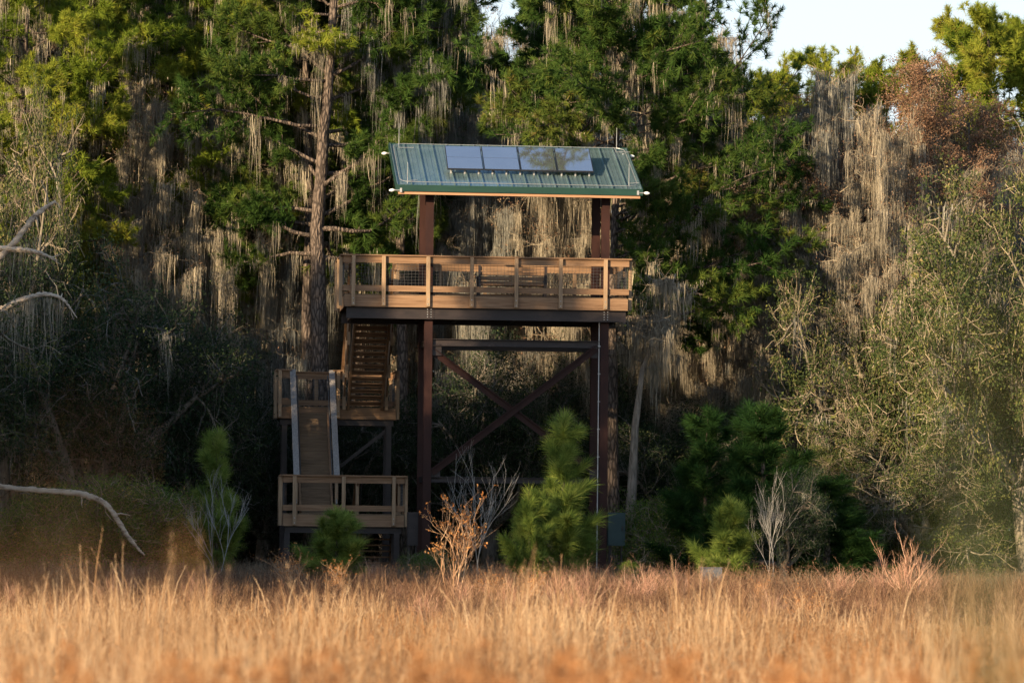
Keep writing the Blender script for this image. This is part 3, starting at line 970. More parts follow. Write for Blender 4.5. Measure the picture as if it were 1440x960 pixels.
# lightning conductor loop, rods and clamp stubs
ins, cr = 0.10, 0.30
loop = []
for (cx, cs, a0) in ((rxr - ins - cr, 0.965 - cr / sl_len, 0), (rxl + ins + cr, 0.965 - cr / sl_len, 90), (rxl + ins + cr, 0.035 + cr / sl_len, 180), (rxr - ins - cr, 0.035 + cr / sl_len, 270)):
    for k in range(6):
        a = math.radians(a0 + 90 * k / 5)
        loop.append(RP(cx + cr * math.cos(a), cs + cr * math.sin(a) / sl_len, 0.06))
loop.append(loop[0])
gg = Geo().tube(loop, 0.008, 5)
for (px, py, s) in ((561, 204, 0.985), (867, 207, 0.985)):
    b = RP(lx(px, py, RD1 - 0.05), s, 0.0)
    gg.tube([b, b + (0, 0, 0.62)], (0.011, 0.006), 5)
for (px, s, h) in ((573, 0.04, 0.6), (884.5, 0.08, 0.62)):
    b = RP(lx(px, 258, RD0 + (RD1 - RD0) * s), s, 0.0)
    gg.tube([b, b + (0, 0, h)], (0.011, 0.006), 5)
    gg.tube([b + (0.02, 0, 0.08), b + (0.28, 0, 0.10)], 0.008, 4)
for (px, s) in ((561, 0.86), (866, 0.86)):
    b = RP(lx(px, 213, RD0 + (RD1 - RD0) * s), s, 0.07)
    gg.tube([b, b + (0.42, 0, 0)], 0.009, 4)
    gg.tube([b, RP(b[0], 0.97, 0.06)], 0.009, 4)
obj('lightning_conductor', (gg, 'galv'), roof)
# four lamps sticking out from the roof corners
def lamp(x, yl, z, sgn):
    g = Geo().tube([(x - sgn * 0.10, yl, z), (x + sgn * 0.07, yl, z)], 0.018, 6)
    g.box(x - 0.03 - sgn * 0.12, x + 0.03 - sgn * 0.12, yl - 0.03, yl + 0.03, z - 0.06, z + 0.06)
    b = obj('lamp', (g, 'galv'), roof)
    t = np.linspace(0, 1, 7)
    g = Geo().tube([(x + sgn * (0.06 + 0.15 * u), yl, z - 0.01 * u) for u in t], 0.036 * np.sin((0.12 + 0.80 * t) * math.pi) + 0.008, 10)
    o = obj('lamp_housing', (g, 'bulb'), roof)
lamp(rxl, RD0 - 0.02, lz(550, 267.3, RD0), -1)
lamp(rxr, RD0 - 0.02, lz(905, 271.5, RD0), 1)
lamp(rxl - 0.02, RD1 - 0.3, lz(540, 217, RD1), -1)
lamp(rxr - 0.04, RD1 - 0.5, lz(888, 222, RD1), 1)

# stairs and landings
RUN = 3.8
YM0, YM1 = DD + RUN, DD + RUN + 1.4                 # middle landing
zm = lz(480, 572, YM0)
YL0, YL1 = DD - 1.3, DD                               # lower landing
zl = lz(480, 722, YL0)
def landing(xa, xb, ya, yb, z):
    g = Geo()
    n = int((xb - xa) / 0.14)
    w = (xb - xa) / n
    for i in range(n):
        g.box(xa + i * w + 0.003, xa + (i + 1) * w - 0.003, ya + 0.03, yb - 0.03, z - 0.038, z)
    o = obj('landing', (g, 'woodtread'), tower)
    fascia(o, xa, xb, ya, yb, z - 0.36, z - 0.04)
    g = Geo()
    ibeam(g, xa + 0.06, xb - 0.06, ya + 0.12, z - 0.55, z - 0.365)
    ibeam(g, xa + 0.06, xb - 0.06, yb - 0.12, z - 0.55, z - 0.365)
    obj('landing_beam', (g, 'steel_dark'), o)
    return o
mxa, mxb = lx(391, 580, YM0), lx(556.5, 580, YM0)
lxa, lxb = lx(398, 730, YL0), lx(568, 730, YL0)
lm = landing(mxa, mxb, YM0, YM1, zm)
ll = landing(lxa, lxb, YL0, YL1, zl)
def steelpost(parent, x, y, z1):
    g = Geo()
    g.box(x - 0.08, x + 0.08, y - 0.08, y - 0.065, 0, z1)
    g.box(x - 0.08, x + 0.08, y + 0.065, y + 0.08, 0, z1)
    g.box(x - 0.01, x + 0.01, y - 0.065, y + 0.065, 0, z1)
    obj('landing_post', (g, 'steel_dark'), parent)
for x in (mxa + 0.2, mxb - 0.2):
    for y in (YM0 + 0.12, YM1 - 0.12):
        steelpost(lm, x, y, zm - 0.55)
for x in (lxa + 0.12, lxb - 0.2):
    for y in (YL0 + 0.12, YL1 - 0.12):
        steelpost(ll, x, y, zl - 0.55)
g = Geo().bar((mxa + 0.25, YM0 + 0.12, 2.4), (mxb - 0.3, YM0 + 0.12, zm - 0.7), 0.08, 0.1)
obj('landing_brace', (g, 'steel_dark'), lm)

def flight(xc, w, ylo, zlo, yhi, zhi, n, closed, railm='woodgrey', rails=True, ucl=False):
    g = Geo()
    rise = (zhi - zlo) / n
    run = (yhi - ylo) / (n - 1) if n > 1 else 0
    for i in range(1, n):
        z = zlo + rise * i
        y = ylo + run * (i - 0.5)
        g.box(xc - w / 2, xc + w / 2, y - abs(run) / 2 - 0.02, y + abs(run) / 2 + 0.02, z - 0.045, z)
        if closed:
            g.box(xc - w / 2, xc + w / 2, y - run / 2 - 0.012, y - run / 2 + 0.012, z - rise + (0.045 if ucl else 0.003), z - 0.048)
    st = obj('stair_flight', (g, 'woodtread' if closed and not ucl else 'wood'), tower)
    for sx in (-1, 1):
        g = Geo().bar((xc + sx * (w / 2 + 0.035), ylo, zlo + 0.02), (xc + sx * (w / 2 + 0.035), yhi, zhi - 0.15), 0.06, 0.30)
        obj('stringer', (g, 'wood'), st)
    if rails:
        for sx in (-1, 1):
            x = xc + sx * (w / 2 + 0.16)
            g = Geo().bar((x, ylo, zlo + 1.08), (x, yhi, zhi + 1.08), 0.17, 0.04)
            g.bar((x, ylo, zlo + 0.95), (x, yhi, zhi + 0.95), 0.04, 0.14)
            g.bar((x, ylo, zlo + 0.24), (x, yhi, zhi + 0.24), 0.04, 0.14)
            r = obj('stair_railing', (g, railm), st)
            for k in range(4):
                t = 0.04 + 0.92 * k / 3
                y, z = ylo + (yhi - ylo) * t, zlo + (zhi - zlo) * t
                g = Geo().box(x - 0.045, x + 0.045, y - 0.045, y + 0.045, z - 0.2, z + 1.0)
                obj('stair_post', (g, 'woodv'), st)
            g = Geo().tube([(x - sx * 0.12, ylo, zlo + 0.92), (x - sx * 0.12, yhi, zhi + 0.92)], 0.019, 6)
            obj('handrail', (g, 'wire'), st)
    return st
# lower flight climbs away from the camera
fl_c = (lx(440, 570, YM0) + lx(443.5, 713, YL1)) / 2
flight(fl_c, 0.84, YL1, zl, YM0, zm, 17, True)
# upper flight climbs back towards the deck
fu_c = (lx(517, 583, YM0) + lx(520.5, 455, YL1)) / 2
flight(fu_c, 0.94, YM0, zm, DD, zd, 17, True, 'wood', ucl=True)
# short flight from the lower landing down to the ground, behind it
flight(lxb - 0.65, 0.9, YL1 + 3.2, 0.0, YL1, zl, 13, False, 'wood')

def fixed_posts(L, n): return [0.06 + (L - 0.12) * i / (n - 1) for i in range(n)]
Lw = lxb - lxa
railing(tower, (lxa, YL0), (lxb, YL0), zl, [lx(414, 700, YL0) - lxa, lx(483, 700, YL0) - lxa, lx(553.5, 700, YL0) - lxa], (0, -1), zl - 0.33, mesh=False)
railing(tower, (lxa, YL0 + 0.03), (lxa, YL1 - 0.03), zl, (0.1, 1.15), (-1, 0), zl - 0.35)
railing(tower, (lxb, YL0 + 0.03), (lxb, YL1 - 0.03), zl, (0.1, 1.15), (1, 0), zl - 0.35)
railing(tower, (mxa, YM1), (mxb, YM1), zm, fixed_posts(mxb - mxa, 4), (0, 1), zm - 0.35)
railing(tower, (mxa, YM0 + 0.03), (mxa, YM1 - 0.03), zm, (0.1, 1.2), (-1, 0), zm - 0.35)
railing(tower, (mxb, YM0 + 0.03), (mxb, YM1 - 0.03), zm, (0.1, 1.2), (1, 0), zm - 0.35)
railing(tower, (mxa, YM0), (fl_c - 0.68, YM0), zm, (0.05,), (0, -1), zm - 0.33)
railing(tower, (fl_c + 0.68, YM0), (fu_c - 0.66, YM0), zm, (0.1,), (0, -1), zm - 0.33)

# bench on the deck, its back to the camera
def T2W(x, y, z):
    w = TO + XA * x + YB * y
    return (w[0], w[1], z)
bxa, bxb = lx(676, 390, 1.5), lx(765, 390, 1.5)
bl = bxb - bxa
bench = thing('bench', 'brown slatted wooden bench on the upper deck of the tower', 'bench', T2W((bxa + bxb) / 2, 1.5, zd), TH)
g = Geo()
for k in range(4):
    g.box(-bl / 2, bl / 2, -0.02 + 0.012 * k * -1, 0.018 - 0.012 * k, 0.40 + k * 0.135, 0.515 + k * 0.135)
obj('backrest', (g, 'wood'), bench)
g = Geo()
for k in range(3):
    g.box(-bl / 2, bl / 2, 0.05 + k * 0.15, 0.185 + k * 0.15, 0.40, 0.44)
obj('seat', (g, 'wood'), bench)
for sx in (-1, 1):
    g = Geo()
    x = sx * (bl / 2 + 0.04)
    g.box(x - 0.035, x + 0.035, -0.09, -0.03, 0, 0.96)
    g.box(x - 0.035, x + 0.035, 0.42, 0.48, 0, 0.62)
    g.box(x - 0.035, x + 0.035, -0.03, 0.42, 0.33, 0.397)
    g.box(x - 0.045, x + 0.045, -0.03, 0.52, 0.622, 0.655)
    obj('leg', (g, 'steel_dark'), bench)

# equipment cabinets by the columns
def cabinet(name, label, x, y, w, h, z0, grp=None, cm='cabinet'):
    c = thing(name, label, 'cabinet', T2W(x, y, 0), TH, grp)
    obj('housing', (Geo().box(-w / 2, w / 2, -0.14, 0.14, z0, z0 + h), cm), c)
    obj('door', (Geo().box(-w / 2 + 0.03, w / 2 - 0.03, -0.158, -0.142, z0 + 0.03, z0 + h - 0.03), cm), c)
    obj('handle', (Geo().box(w / 2 - 0.10, w / 2 - 0.07, -0.19, -0.16, z0 + h * 0.45, z0 + h * 0.6), 'steel_dark'), c)
    g = Geo()
    for sx in (-1, 1):
        g.box(sx * w / 3 - 0.025, sx * w / 3 + 0.025, -0.05, 0.05, 0, z0 - 0.002)
    obj('stand', (g, 'steel_dark'), c)
cabinet('equipment_cabinet', 'dark green equipment cabinet standing right of the right front column', lx(866, 745, 0.45), 0.45, 0.50, 0.94, lz(864, 767, 0.45))
cabinet('equipment_cabinet', 'black equipment cabinet standing left of the left front column', lx(580, 742, 0.6), 0.6, 0.30, 0.95, lz(580, 767, 0.6), None, 'steel_dark')

# pale box on a post in the brush to the right
wb = P(1000, 812, 99)
bx = thing('meter_box', 'pale grey metal box half hidden behind the small young pine', 'utility box', (wb[0], 99, 0))
obj('housing', (Geo().box(-0.28, 0.28, -0.15, 0.15, wb[2] - 0.24, wb[2] + 0.26), 'whitebox'), bx)
obj('lid', (Geo().box(-0.30, 0.30, -0.17, 0.17, wb[2] + 0.262, wb[2] + 0.285), 'whitebox'), bx)
obj('post', (Geo().box(-0.05, 0.05, -0.05, 0.05, -0.1, wb[2] - 0.242), 'woodv'), bx)

# ------------------------------------------------------------------ the forest
def foot(px, Y, z=None): return np.array((X(px, Y), Y, float(gz(Y)) if z is None else z))
def zpx(px, py, Y): return float(P(px, py, Y)[2])

# --- trees with a place of their own
Y = 114.5
b = foot(452, Y)
pa = pathpx([(455, 850), (452, 620), (449, 450), (446, 330), (453, 220), (462, 110), (469, 20), (474, -60), (476, -140), (474, -230)], Y, b)
plant('pine_tree', make_pine(11, r0=0.36, zb=zpx(450, 365, Y), spread=3.9, nb=78, path=pa, moss=0.32, mossL=1.0, needle='needle', skew=(-0.05, 0.2), subn=(9, 15), keep=lambda z, h: h[1] > -0.15 or abs(h[0]) > 0.85),
      'tall thick-trunked pine rising behind the left end of the tower deck', 'pine tree', b)
Y = 116.2
b = foot(440, Y)
pa = pathpx([(440, 850), (438, 600), (432, 430), (436, 320), (434, 180), (428, 60), (424, -60), (420, -200)], Y, b)
plant('pine_tree', make_pine(12, r0=0.27, zb=zpx(430, 200, Y), spread=2.6, nb=26, path=pa, moss=0.8, needle='needle_sun'),
      'slimmer pine with sunlit bark close behind the thick trunk left of the tower', 'pine tree', b)
Y = 113
b = foot(862, Y)
pa = pathpx([(868, 860), (862, 720), (861, 455), (865, 300), (868, 150), (871, 60), (866, -20), (864, -45)], Y, b)
plant('pine_tree', make_pine(21, r0=0.235, zb=zpx(862, 470, Y), spread=4.7, nb=112, path=pa, moss=0.25, mossL=1.0, needle='needle', skew=(0.30, -0.1), subn=(8, 14), low=1.12, tn=42, keep=lambda z, h, zc=zpx(862, 215, 113): z > zc or h[0] > 0.3),
      'tall broad-crowned pine standing behind the right columns of the tower', 'pine tree', b)
Y = 108.2
b = foot(887, Y)
M['bark_mossy'] = surf_mat('sunlit mossy bark', (0.10, 0.085, 0.068), (0.34, 0.29, 0.235), (14, 14, 3), 0.95, bump=0.9, dist=0.04, spec=0.05)  # mossy bark, its tone raised to paint in sunlight on the trunk
pa = pathpx([(886, 860), (888, 700), (893, 600), (903, 520), (922, 470), (938, 420), (950, 385)], Y, b)
plant('leaning_tree', make_mossy(31, r0=0.21, zb=zpx(890, 525, Y), spread=1.6, nb=11, path=pa, leafn=0, mossL=1.3, moss=0.9, mossmat='moss', bark='bark_mossy', up=0.2),
      'bent leaning trunk hung with pale moss just right of the tower', 'tree', b)
Y = 117
b = foot(575, Y)
pa = pathpx([(570, 850), (566, 500), (562, 300), (556, 200), (552, 100), (560, 20), (585, -60), (600, -110)], Y, b)
plant('pine_tree', make_pine(13, r0=0.26, zb=zpx(560, 250, Y), spread=2.9, nb=40, path=pa, moss=0.8, mossL=1.7, needle='needle', mossmat='moss_grey', skew=(0.2, -0.1)),
      'moss-draped pine rising right behind the left corner of the tower roof', 'pine tree', b)

V = {}
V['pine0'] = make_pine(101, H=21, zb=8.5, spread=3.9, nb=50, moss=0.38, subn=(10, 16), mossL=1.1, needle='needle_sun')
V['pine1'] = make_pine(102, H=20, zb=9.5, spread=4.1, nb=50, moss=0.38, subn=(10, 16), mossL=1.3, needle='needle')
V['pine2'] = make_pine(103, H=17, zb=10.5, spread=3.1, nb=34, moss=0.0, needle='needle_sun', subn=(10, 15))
V['mossy0'] = make_mossy(201, H=17.5, zb=6.5, spread=3.3, nb=40, moss=1.3, mossL=1.8)
V['mossy1'] = make_mossy(202, H=16, zb=5.5, spread=3.7, nb=40, moss=1.3, mossL=1.6, leafmat='oakleaf', leafn=3)
V['mossy2'] = make_mossy(203, H=18, zb=6.5, spread=3.0, nb=44, moss=1.25, mossL=2.1, leafn=2, mossmat='moss_grey')
V['rust'] = make_mossy(204, H=16.5, zb=6.5, spread=3.3, nb=64, moss=0.95, mossL=1.4, leafn=34, leafR=0.22, topmoss=0.08, up=0.7, leafz=12.2, twigmat='twig')
V['oak0'] = make_oak(301, H=8, R=4.2, n1=10, leafn=26, twigs=0.7, moss=0.35, leafR=0.20, lfrac=0.62)
V['oak1'] = make_oak(302, H=8, R=3.8, n1=9, leafmat='oakleaf', moss=0.45, twigs=1.0, leafn=22, leafR=0.18, lfrac=0.5)
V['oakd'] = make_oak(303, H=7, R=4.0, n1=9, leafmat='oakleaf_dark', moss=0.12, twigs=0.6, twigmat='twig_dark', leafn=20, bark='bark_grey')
V['bush'] = make_oak(304, H=3.2, R=2.0, r0=0.07, n1=9, leafmat='bushleaf', leafn=10, moss=0, twigs=1, leafR=0.2, zlow=0.05)
first = {}
def put(kind, px, Yd, s, rz, label=None, group=None, name='pine_tree', cat='pine tree', z=0.0, xyz=None):
    loc = foot(px, Yd, z or None) if xyz is None else xyz
    if kind not in first:
        first[kind] = plant(name, V[kind], label, cat, loc, rz, s, group)
        return first[kind]
    r = dup(first[kind], loc, rz, label, group, s, cat)
    return r
def top_scale(kind_h, px, pytop, Y): return zpx(px, pytop, Y) / kind_h

# left lit pines
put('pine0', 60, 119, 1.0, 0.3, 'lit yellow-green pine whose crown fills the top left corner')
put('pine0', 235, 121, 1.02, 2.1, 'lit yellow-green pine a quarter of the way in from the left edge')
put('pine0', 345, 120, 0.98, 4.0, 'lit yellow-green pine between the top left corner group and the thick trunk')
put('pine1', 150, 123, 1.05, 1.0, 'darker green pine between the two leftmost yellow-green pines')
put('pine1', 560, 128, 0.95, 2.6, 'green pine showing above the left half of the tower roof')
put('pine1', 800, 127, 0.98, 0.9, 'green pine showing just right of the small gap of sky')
put('pine0', 20, 114.5, 0.92, 5.0, 'lit yellow-green pine cut off by the left edge of the view')
put('pine1', 395, 118.5, 0.93, 3.7, 'green pine close behind and left of the thick trunk')
put('pine1', 505, 119.5, 0.97, 5.7, 'green pine between the thick trunk and the tower roof')
# skyline pines at the right
put('pine2', 1040, 127, top_scale(17.6, 1040, 95, 127), 1.0, 'green pine top on the skyline just right of the broad-crowned pine')
put('pine2', 1185, 136, top_scale(17.6, 1185, 74, 136), 2.0, 'bright green pine crown on the skyline left of the rust-brown cypress')
put('pine2', 1385, 131, top_scale(17, 1385, 48, 131) , 3.3, 'bright green pine on the skyline at the right edge')
put('pine2', 1460, 134, top_scale(17, 1440, 40, 134), 5.3, 'bright green pine cut off by the right edge of the view')
# cypresses and moss-hung trees
put('rust', 1285, 115, top_scale(17.6, 1280, 72, 115), 0.4, 'rust-brown cypress with a rounded top on the skyline', name='cypress_tree', cat='cypress tree')
put('rust', 1110, 115, top_scale(17.6, 1110, 130, 115), 2.4, 'thin rusty cypress left of the rounded rust-brown one', name='cypress_tree', cat='cypress tree')
put('rust', 1352, 117.5, top_scale(17.6, 1352, 128, 117.5), 1.9, 'dull brown cypress right of and lower than the rounded rust-brown one', name='cypress_tree', cat='cypress tree')
put('rust', 1205, 118, top_scale(17.6, 1205, 150, 118), 4.9, 'dull brown cypress crown directly left of the rounded rust-brown one', name='cypress_tree', cat='cypress tree')
put('mossy2', 1165, 114, top_scale(18, 1165, 105, 114), 1.4, 'moss-curtained cypress between the two rusty cypresses', name='mossy_tree', cat='tree')
put('mossy0', 1230, 112.8, top_scale(17.5, 1230, 175, 112.8), 3.4, 'moss-hung tree below the rounded rust-brown cypress', name='mossy_tree', cat='tree')
put('mossy0', 790, 117.5, 0.80, 0.2, 'pale moss-curtained tree seen between roof and deck of the tower', name='mossy_tree', cat='tree')
G1 = 'moss-hung trees behind the tower'
L1 = 'tree hung with long curtains of grey moss in the row behind the tower'
for i, (kd, px, Yd, s, rz) in enumerate([('mossy2', 680, 118.5, .84, 3.3), ('mossy1', 715, 121, .9, 0.3), ('mossy1', 650, 123, .95, 1.0), ('mossy2', 820, 122, .9, 2.0), ('mossy1', 935, 120, .92, 4.4), ('mossy0', 1010, 120, .9, 2.2), ('mossy2', 1080, 119, .82, 5.1),
                                         ('mossy0', 520, 121, .98, 5.0), ('mossy2', 385, 118, .9, .4), ('mossy1', 290, 118, .95, 2.8), ('mossy0', 195, 117, .88, 4.0), ('mossy2', 100, 120, .95, 3.0), ('mossy1', 20, 116, .9, 5.5), ('mossy1', 1330, 123, .8, 3), ('mossy2', 1430, 124, .82, 1)]):
    put(kd, px, Yd, s, rz, L1, G1, 'mossy_tree', 'tree')
# background rows
rb = random.Random(5)
G2, L2 = 'far trees behind the moss-hung row', 'tree standing deep in the forest behind the moss-hung row'
G3 = 'far pines behind the moss-hung row'
for row, (Yd, n) in enumerate(((130, 13), (139, 13), (149, 14))):
    for i in range(n):
        px = -160 + 1760 * (i + rb.uniform(0.2, 0.8)) / n
        if px < 640:
            ty = -60
        elif px < 740:
            ty = 60
        elif px < 1000:
            ty = 30
        else:
            ty = 175
        kd = rb.choice(['mossy0', 'mossy1', 'mossy2', 'mossy0', 'pine1', 'rust'])
        h = dict(mossy0=17.5, mossy1=16, mossy2=18, pine1=20, rust=16.5)[kd]
        s = min(1.35, top_scale(h, px, ty + rb.uniform(0, 60), Yd))
        if kd == 'pine1':
            put(kd, px, Yd, s, rb.uniform(0, 6), 'pine standing deep in the forest behind the moss-hung row', G3)
        else:
            put(kd, px, Yd, s, rb.uniform(0, 6), L2, G2, 'mossy_tree', 'tree')
# oaks
DM = {}
def oak(kd, px, Yd, pytop, w, rz, label, h, R, group=None, z=0.0, name='oak_tree', cat='oak tree'):
    if kd not in DM:
        DM[kd] = dims(V[kd])
    R, h = DM[kd]
    sz = (zpx(px, pytop, Yd) - z) / h
    sx = w / F * Yd / 2 / R
    put(kd, px, Yd, (sx, sx, sz), rz, label, group, name, cat, z)
oak('oak0', 1350, 110, 235, 520, 0.3, 'large olive-green oak with pale twigs filling the right side', 8, 4.2)
oak('oak1', 1210, 111.5, 385, 300, 1.3, 'twiggy oak with pale bare branches left of the large right-hand oak', 8, 3.8)
oak('oak0', 1450, 107, 170, 420, 3.3, 'tall oak at the right edge behind the out-of-focus greenery', 8, 4.2)
oak('oak1', 1290, 107.5, 560, 400, 4.0, 'low spreading oak in front of the large right-hand oak', 8, 3.8)
oak('oak0', 1170, 109, 600, 260, 5.0, 'low lit oak bush just right of the dark young pines', 8, 4.2)
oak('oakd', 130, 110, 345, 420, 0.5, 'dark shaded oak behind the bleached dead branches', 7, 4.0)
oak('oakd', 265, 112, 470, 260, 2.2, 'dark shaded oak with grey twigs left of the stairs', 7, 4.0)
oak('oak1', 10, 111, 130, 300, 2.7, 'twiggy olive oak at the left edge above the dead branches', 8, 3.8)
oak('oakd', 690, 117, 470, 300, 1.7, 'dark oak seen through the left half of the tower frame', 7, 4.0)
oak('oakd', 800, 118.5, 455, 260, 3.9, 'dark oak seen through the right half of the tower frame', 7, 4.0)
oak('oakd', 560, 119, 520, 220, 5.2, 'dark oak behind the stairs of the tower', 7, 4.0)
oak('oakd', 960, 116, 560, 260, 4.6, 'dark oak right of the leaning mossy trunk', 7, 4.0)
GU, LU = 'dark undergrowth trees behind the clearing', 'low dark evergreen in the undergrowth at the foot of the forest'
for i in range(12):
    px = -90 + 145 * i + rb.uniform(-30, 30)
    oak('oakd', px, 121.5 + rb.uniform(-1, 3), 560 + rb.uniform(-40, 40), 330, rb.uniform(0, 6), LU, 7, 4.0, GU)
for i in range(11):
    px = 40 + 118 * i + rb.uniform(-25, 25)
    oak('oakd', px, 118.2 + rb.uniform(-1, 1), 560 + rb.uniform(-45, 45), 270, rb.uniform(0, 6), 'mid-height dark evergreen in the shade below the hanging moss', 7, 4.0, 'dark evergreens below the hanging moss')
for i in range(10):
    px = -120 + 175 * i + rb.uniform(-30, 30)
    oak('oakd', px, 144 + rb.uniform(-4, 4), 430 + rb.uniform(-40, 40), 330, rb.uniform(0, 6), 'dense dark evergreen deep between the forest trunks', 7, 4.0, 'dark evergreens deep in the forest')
# green bushes at the left
put('bush', 165, 103, (1.15, 1.15, 0.95), 0.2, 'round green bush below the dark oak at the left', None, 'leafy_bush', 'bush')
put('bush', 60, 101.5, (1.0, 1.0, 0.85), 1.2, 'green bush at the left edge behind the lowest dead branch', None, 'leafy_bush', 'bush')
put('bush', 245, 104.5, (0.8, 0.8, 0.8), 3.2, 'smaller green bush beside the lime-lit young pine', None, 'leafy_bush', 'bush')
put('bush', 610, 101, (0.42, 0.42, 0.38), 3.2, 'tiny lime-green bush at the foot of the left tower column', None, 'leafy_bush', 'bush')
put('bush', 1130, 106, (1.0, 1.0, 0.9), 5.2, 'green bush behind the dark young pines on the right', None, 'leafy_bush', 'bush')
put('bush', 935, 107, (0.9, 0.9, 0.9), 2.2, 'low bush at the foot of the leaning trunk', None, 'leafy_bush', 'bush')

# far woods closing the view between the trunks
rs = RS(77)
cg = Geo()
n = 4600
c = np.column_stack([rs.uniform(-42, 42, n), rs.uniform(160, 175, n), rs.uniform(0, 1, n) ** 1.1 * 11.5])
leaves(cg, c, rs, 26, 1.1, (0.10, 0.24))
o = obj('far_woods', (cg, 'oakleaf_dark'))
o['kind'] = 'stuff'
o['label'], o['category'] = 'dense dark woods closing the view between the trunks', 'woods'

# --- trees of the forest edge that lie out of view to the left and shade the tower's foot
casters = [(-18.5, 82.5, 'mossy1', 0.98), (-22, 85.5, 'oak1', 2.05), (-26, 89, 'oak0', 2.0), (-30, 93, 'mossy0', 0.9), (-23, 77.5, 'oak0', 2.1), (-27, 81, 'mossy1', 1.05), (-31, 85, 'mossy0', 1.0),
           (-20, 80, 'mossy0', 0.92), (-24, 82, 'mossy2', 0.9), (-21, 90, 'mossy0', 0.80), (-18.5, 96, 'oak1', 1.3), (-24, 97, 'mossy1', 0.75), (-35, 90, 'mossy1', 0.9), (-21, 104, 'mossy0', 0.66), (-29, 101, 'mossy2', 0.66), (-19.5, 89, 'oak0', 1.4)]
for (x, y, kd, s) in casters:
    nm, ct = ('oak_tree', 'oak tree') if kd.startswith('oak') else (('pine_tree', 'pine tree') if kd.startswith('pine') else ('mossy_tree', 'tree'))
    put(kd, 0, 0, s, rb.uniform(0, 6), 'tree of the forest edge left of the view', 'forest edge left of the view', nm, ct, xyz=(x, y, 0))

# --- young pines
yp0 = make_young_pine(401, H=5.0, R=1.15, nw=8, nL=0.42, tn=72)
yp1 = make_young_pine(402, H=3.0, R=1.15, nw=6)
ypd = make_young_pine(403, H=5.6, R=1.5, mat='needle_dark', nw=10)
def ypine(parts, px, Yd, pytop, h, w, R, rz, label):
    R, h = dims(parts)
    s = zpx(px, pytop, Yd) / h
    sx = w / F * Yd / 2 / R
    return plant('young_pine', parts, label, 'young pine', foot(px, Yd), rz, (sx, sx, s))
YPm = ypine(yp0, 792, 99, 578, 5.0, 128, 1.15, 0.4, 'bright green young pine in front of the right tower columns')
def ydup(root, px, Yd, pytop, h, w, R, rz, label):
    R, h = dims({c.name.split('.')[0]: c.data for c in root.children})
    return dup(root, foot(px, Yd), rz, label, None, (w / F * Yd / 2 / R,) * 2 + (zpx(px, pytop, Yd) / h,))
y1 = ypine(yp1, 470, 97, 712, 3.0, 105, 1.15, 1.0, 'small bright young pine in front of the lower stair landing')
ydup(y1, 742, 98, 682, 3.0, 72, 1.15, 2.2, 'shorter young pine touching the left side of the bright green one')
ydup(y1, 885, 98.5, 788, 3.0, 44, 1.15, 3.2, 'seedling pine with a bright tip right of the green cabinet')
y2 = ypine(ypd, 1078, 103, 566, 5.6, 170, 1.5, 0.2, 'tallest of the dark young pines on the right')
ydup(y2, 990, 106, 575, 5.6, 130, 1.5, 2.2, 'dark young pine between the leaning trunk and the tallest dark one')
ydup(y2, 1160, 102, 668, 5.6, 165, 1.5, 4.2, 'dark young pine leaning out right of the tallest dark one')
ydup(YPm, 305, 103, 602, 5.6, 100, 1.5, 1.2, 'lime-green young pine standing left of the stairs')
ydup(y1, 1022, 99.8, 697, 3.0, 90, 1.15, 1.2, 'small green young pine beside the pale metal box')
oak('oakd', 1100, 101, 655, 150, 2.5, 'dull grey-green bush in front of the tallest dark young pine', 7, 4.0, None, 0, 'leafy_bush', 'bush')

# --- bare shrubs and saplings
def shrub(parts, px, Yd, pytop, h, rz, label, wx=1.0):
    s = (zpx(px, pytop, Yd) - gz(Yd)) / dims(parts)[1]
    return plant('bare_shrub', parts, label, 'shrub', foot(px, Yd), rz, (s * wx, s * wx, s))
copper = make_bare(501, H=2.6, stems=7, mat='twig_warm', spreadf=0.24, leafn=3, r=0.015, tipleaf=0.28, kids=4)
pink = make_bare(502, H=1.9, stems=13, mat='twig_pink', spreadf=0.36, r=0.012, kids=4)
greyb = make_bare(503, H=3.0, stems=2, mat='twig_grey', spreadf=0.08, r=0.014, kids=5)
s0_ = shrub(copper, 640, 92, 680, 2.6, 0.3, 'bare tan shrub with coppery leaves in front of the left tower column', 1.05)
def sdup(root, px, Yd, pytop, rz, label, wx=1.0):
    z = (zpx(px, pytop, Yd) - float(gz(Yd))) / dims({c.name.split('.')[0]: c.data for c in root.children})[1]
    return dup(root, foot(px, Yd), rz, label, None, (z * wx, z * wx, z))
sdup(s0_, 412, 93, 762, 2.0, 'low copper-tipped shrub left of the small bright pine')
sdup(s0_, 700, 91, 800, 3.0, 'low dense rusty shrub between the tan shrub and the young pines', 1.6)
s1_ = shrub(pink, 830, 91, 775, 1.9, 0.3, 'reddish bare shrub standing below the bright green young pine')
sdup(s1_, 1283, 93, 735, 1.5, 'pale bare shrub standing alone in the grass at the right', 1.1)
sdup(s1_, 910, 92, 800, 2.5, 'small bare shrub right of the reddish one', 1.3)
s2_ = shrub(greyb, 672, 98, 618, 3.0, 0.3, 'tall grey leafless sapling behind the tan shrub', 1.0)
sdup(s2_, 308, 99, 652, 1.8, 'leafless grey sapling in front of the young pine left of the stairs')
sdup(s2_, 1085, 99, 655, 2.8, 'thin leafless sapling over the dull bush at the right', 0.8)

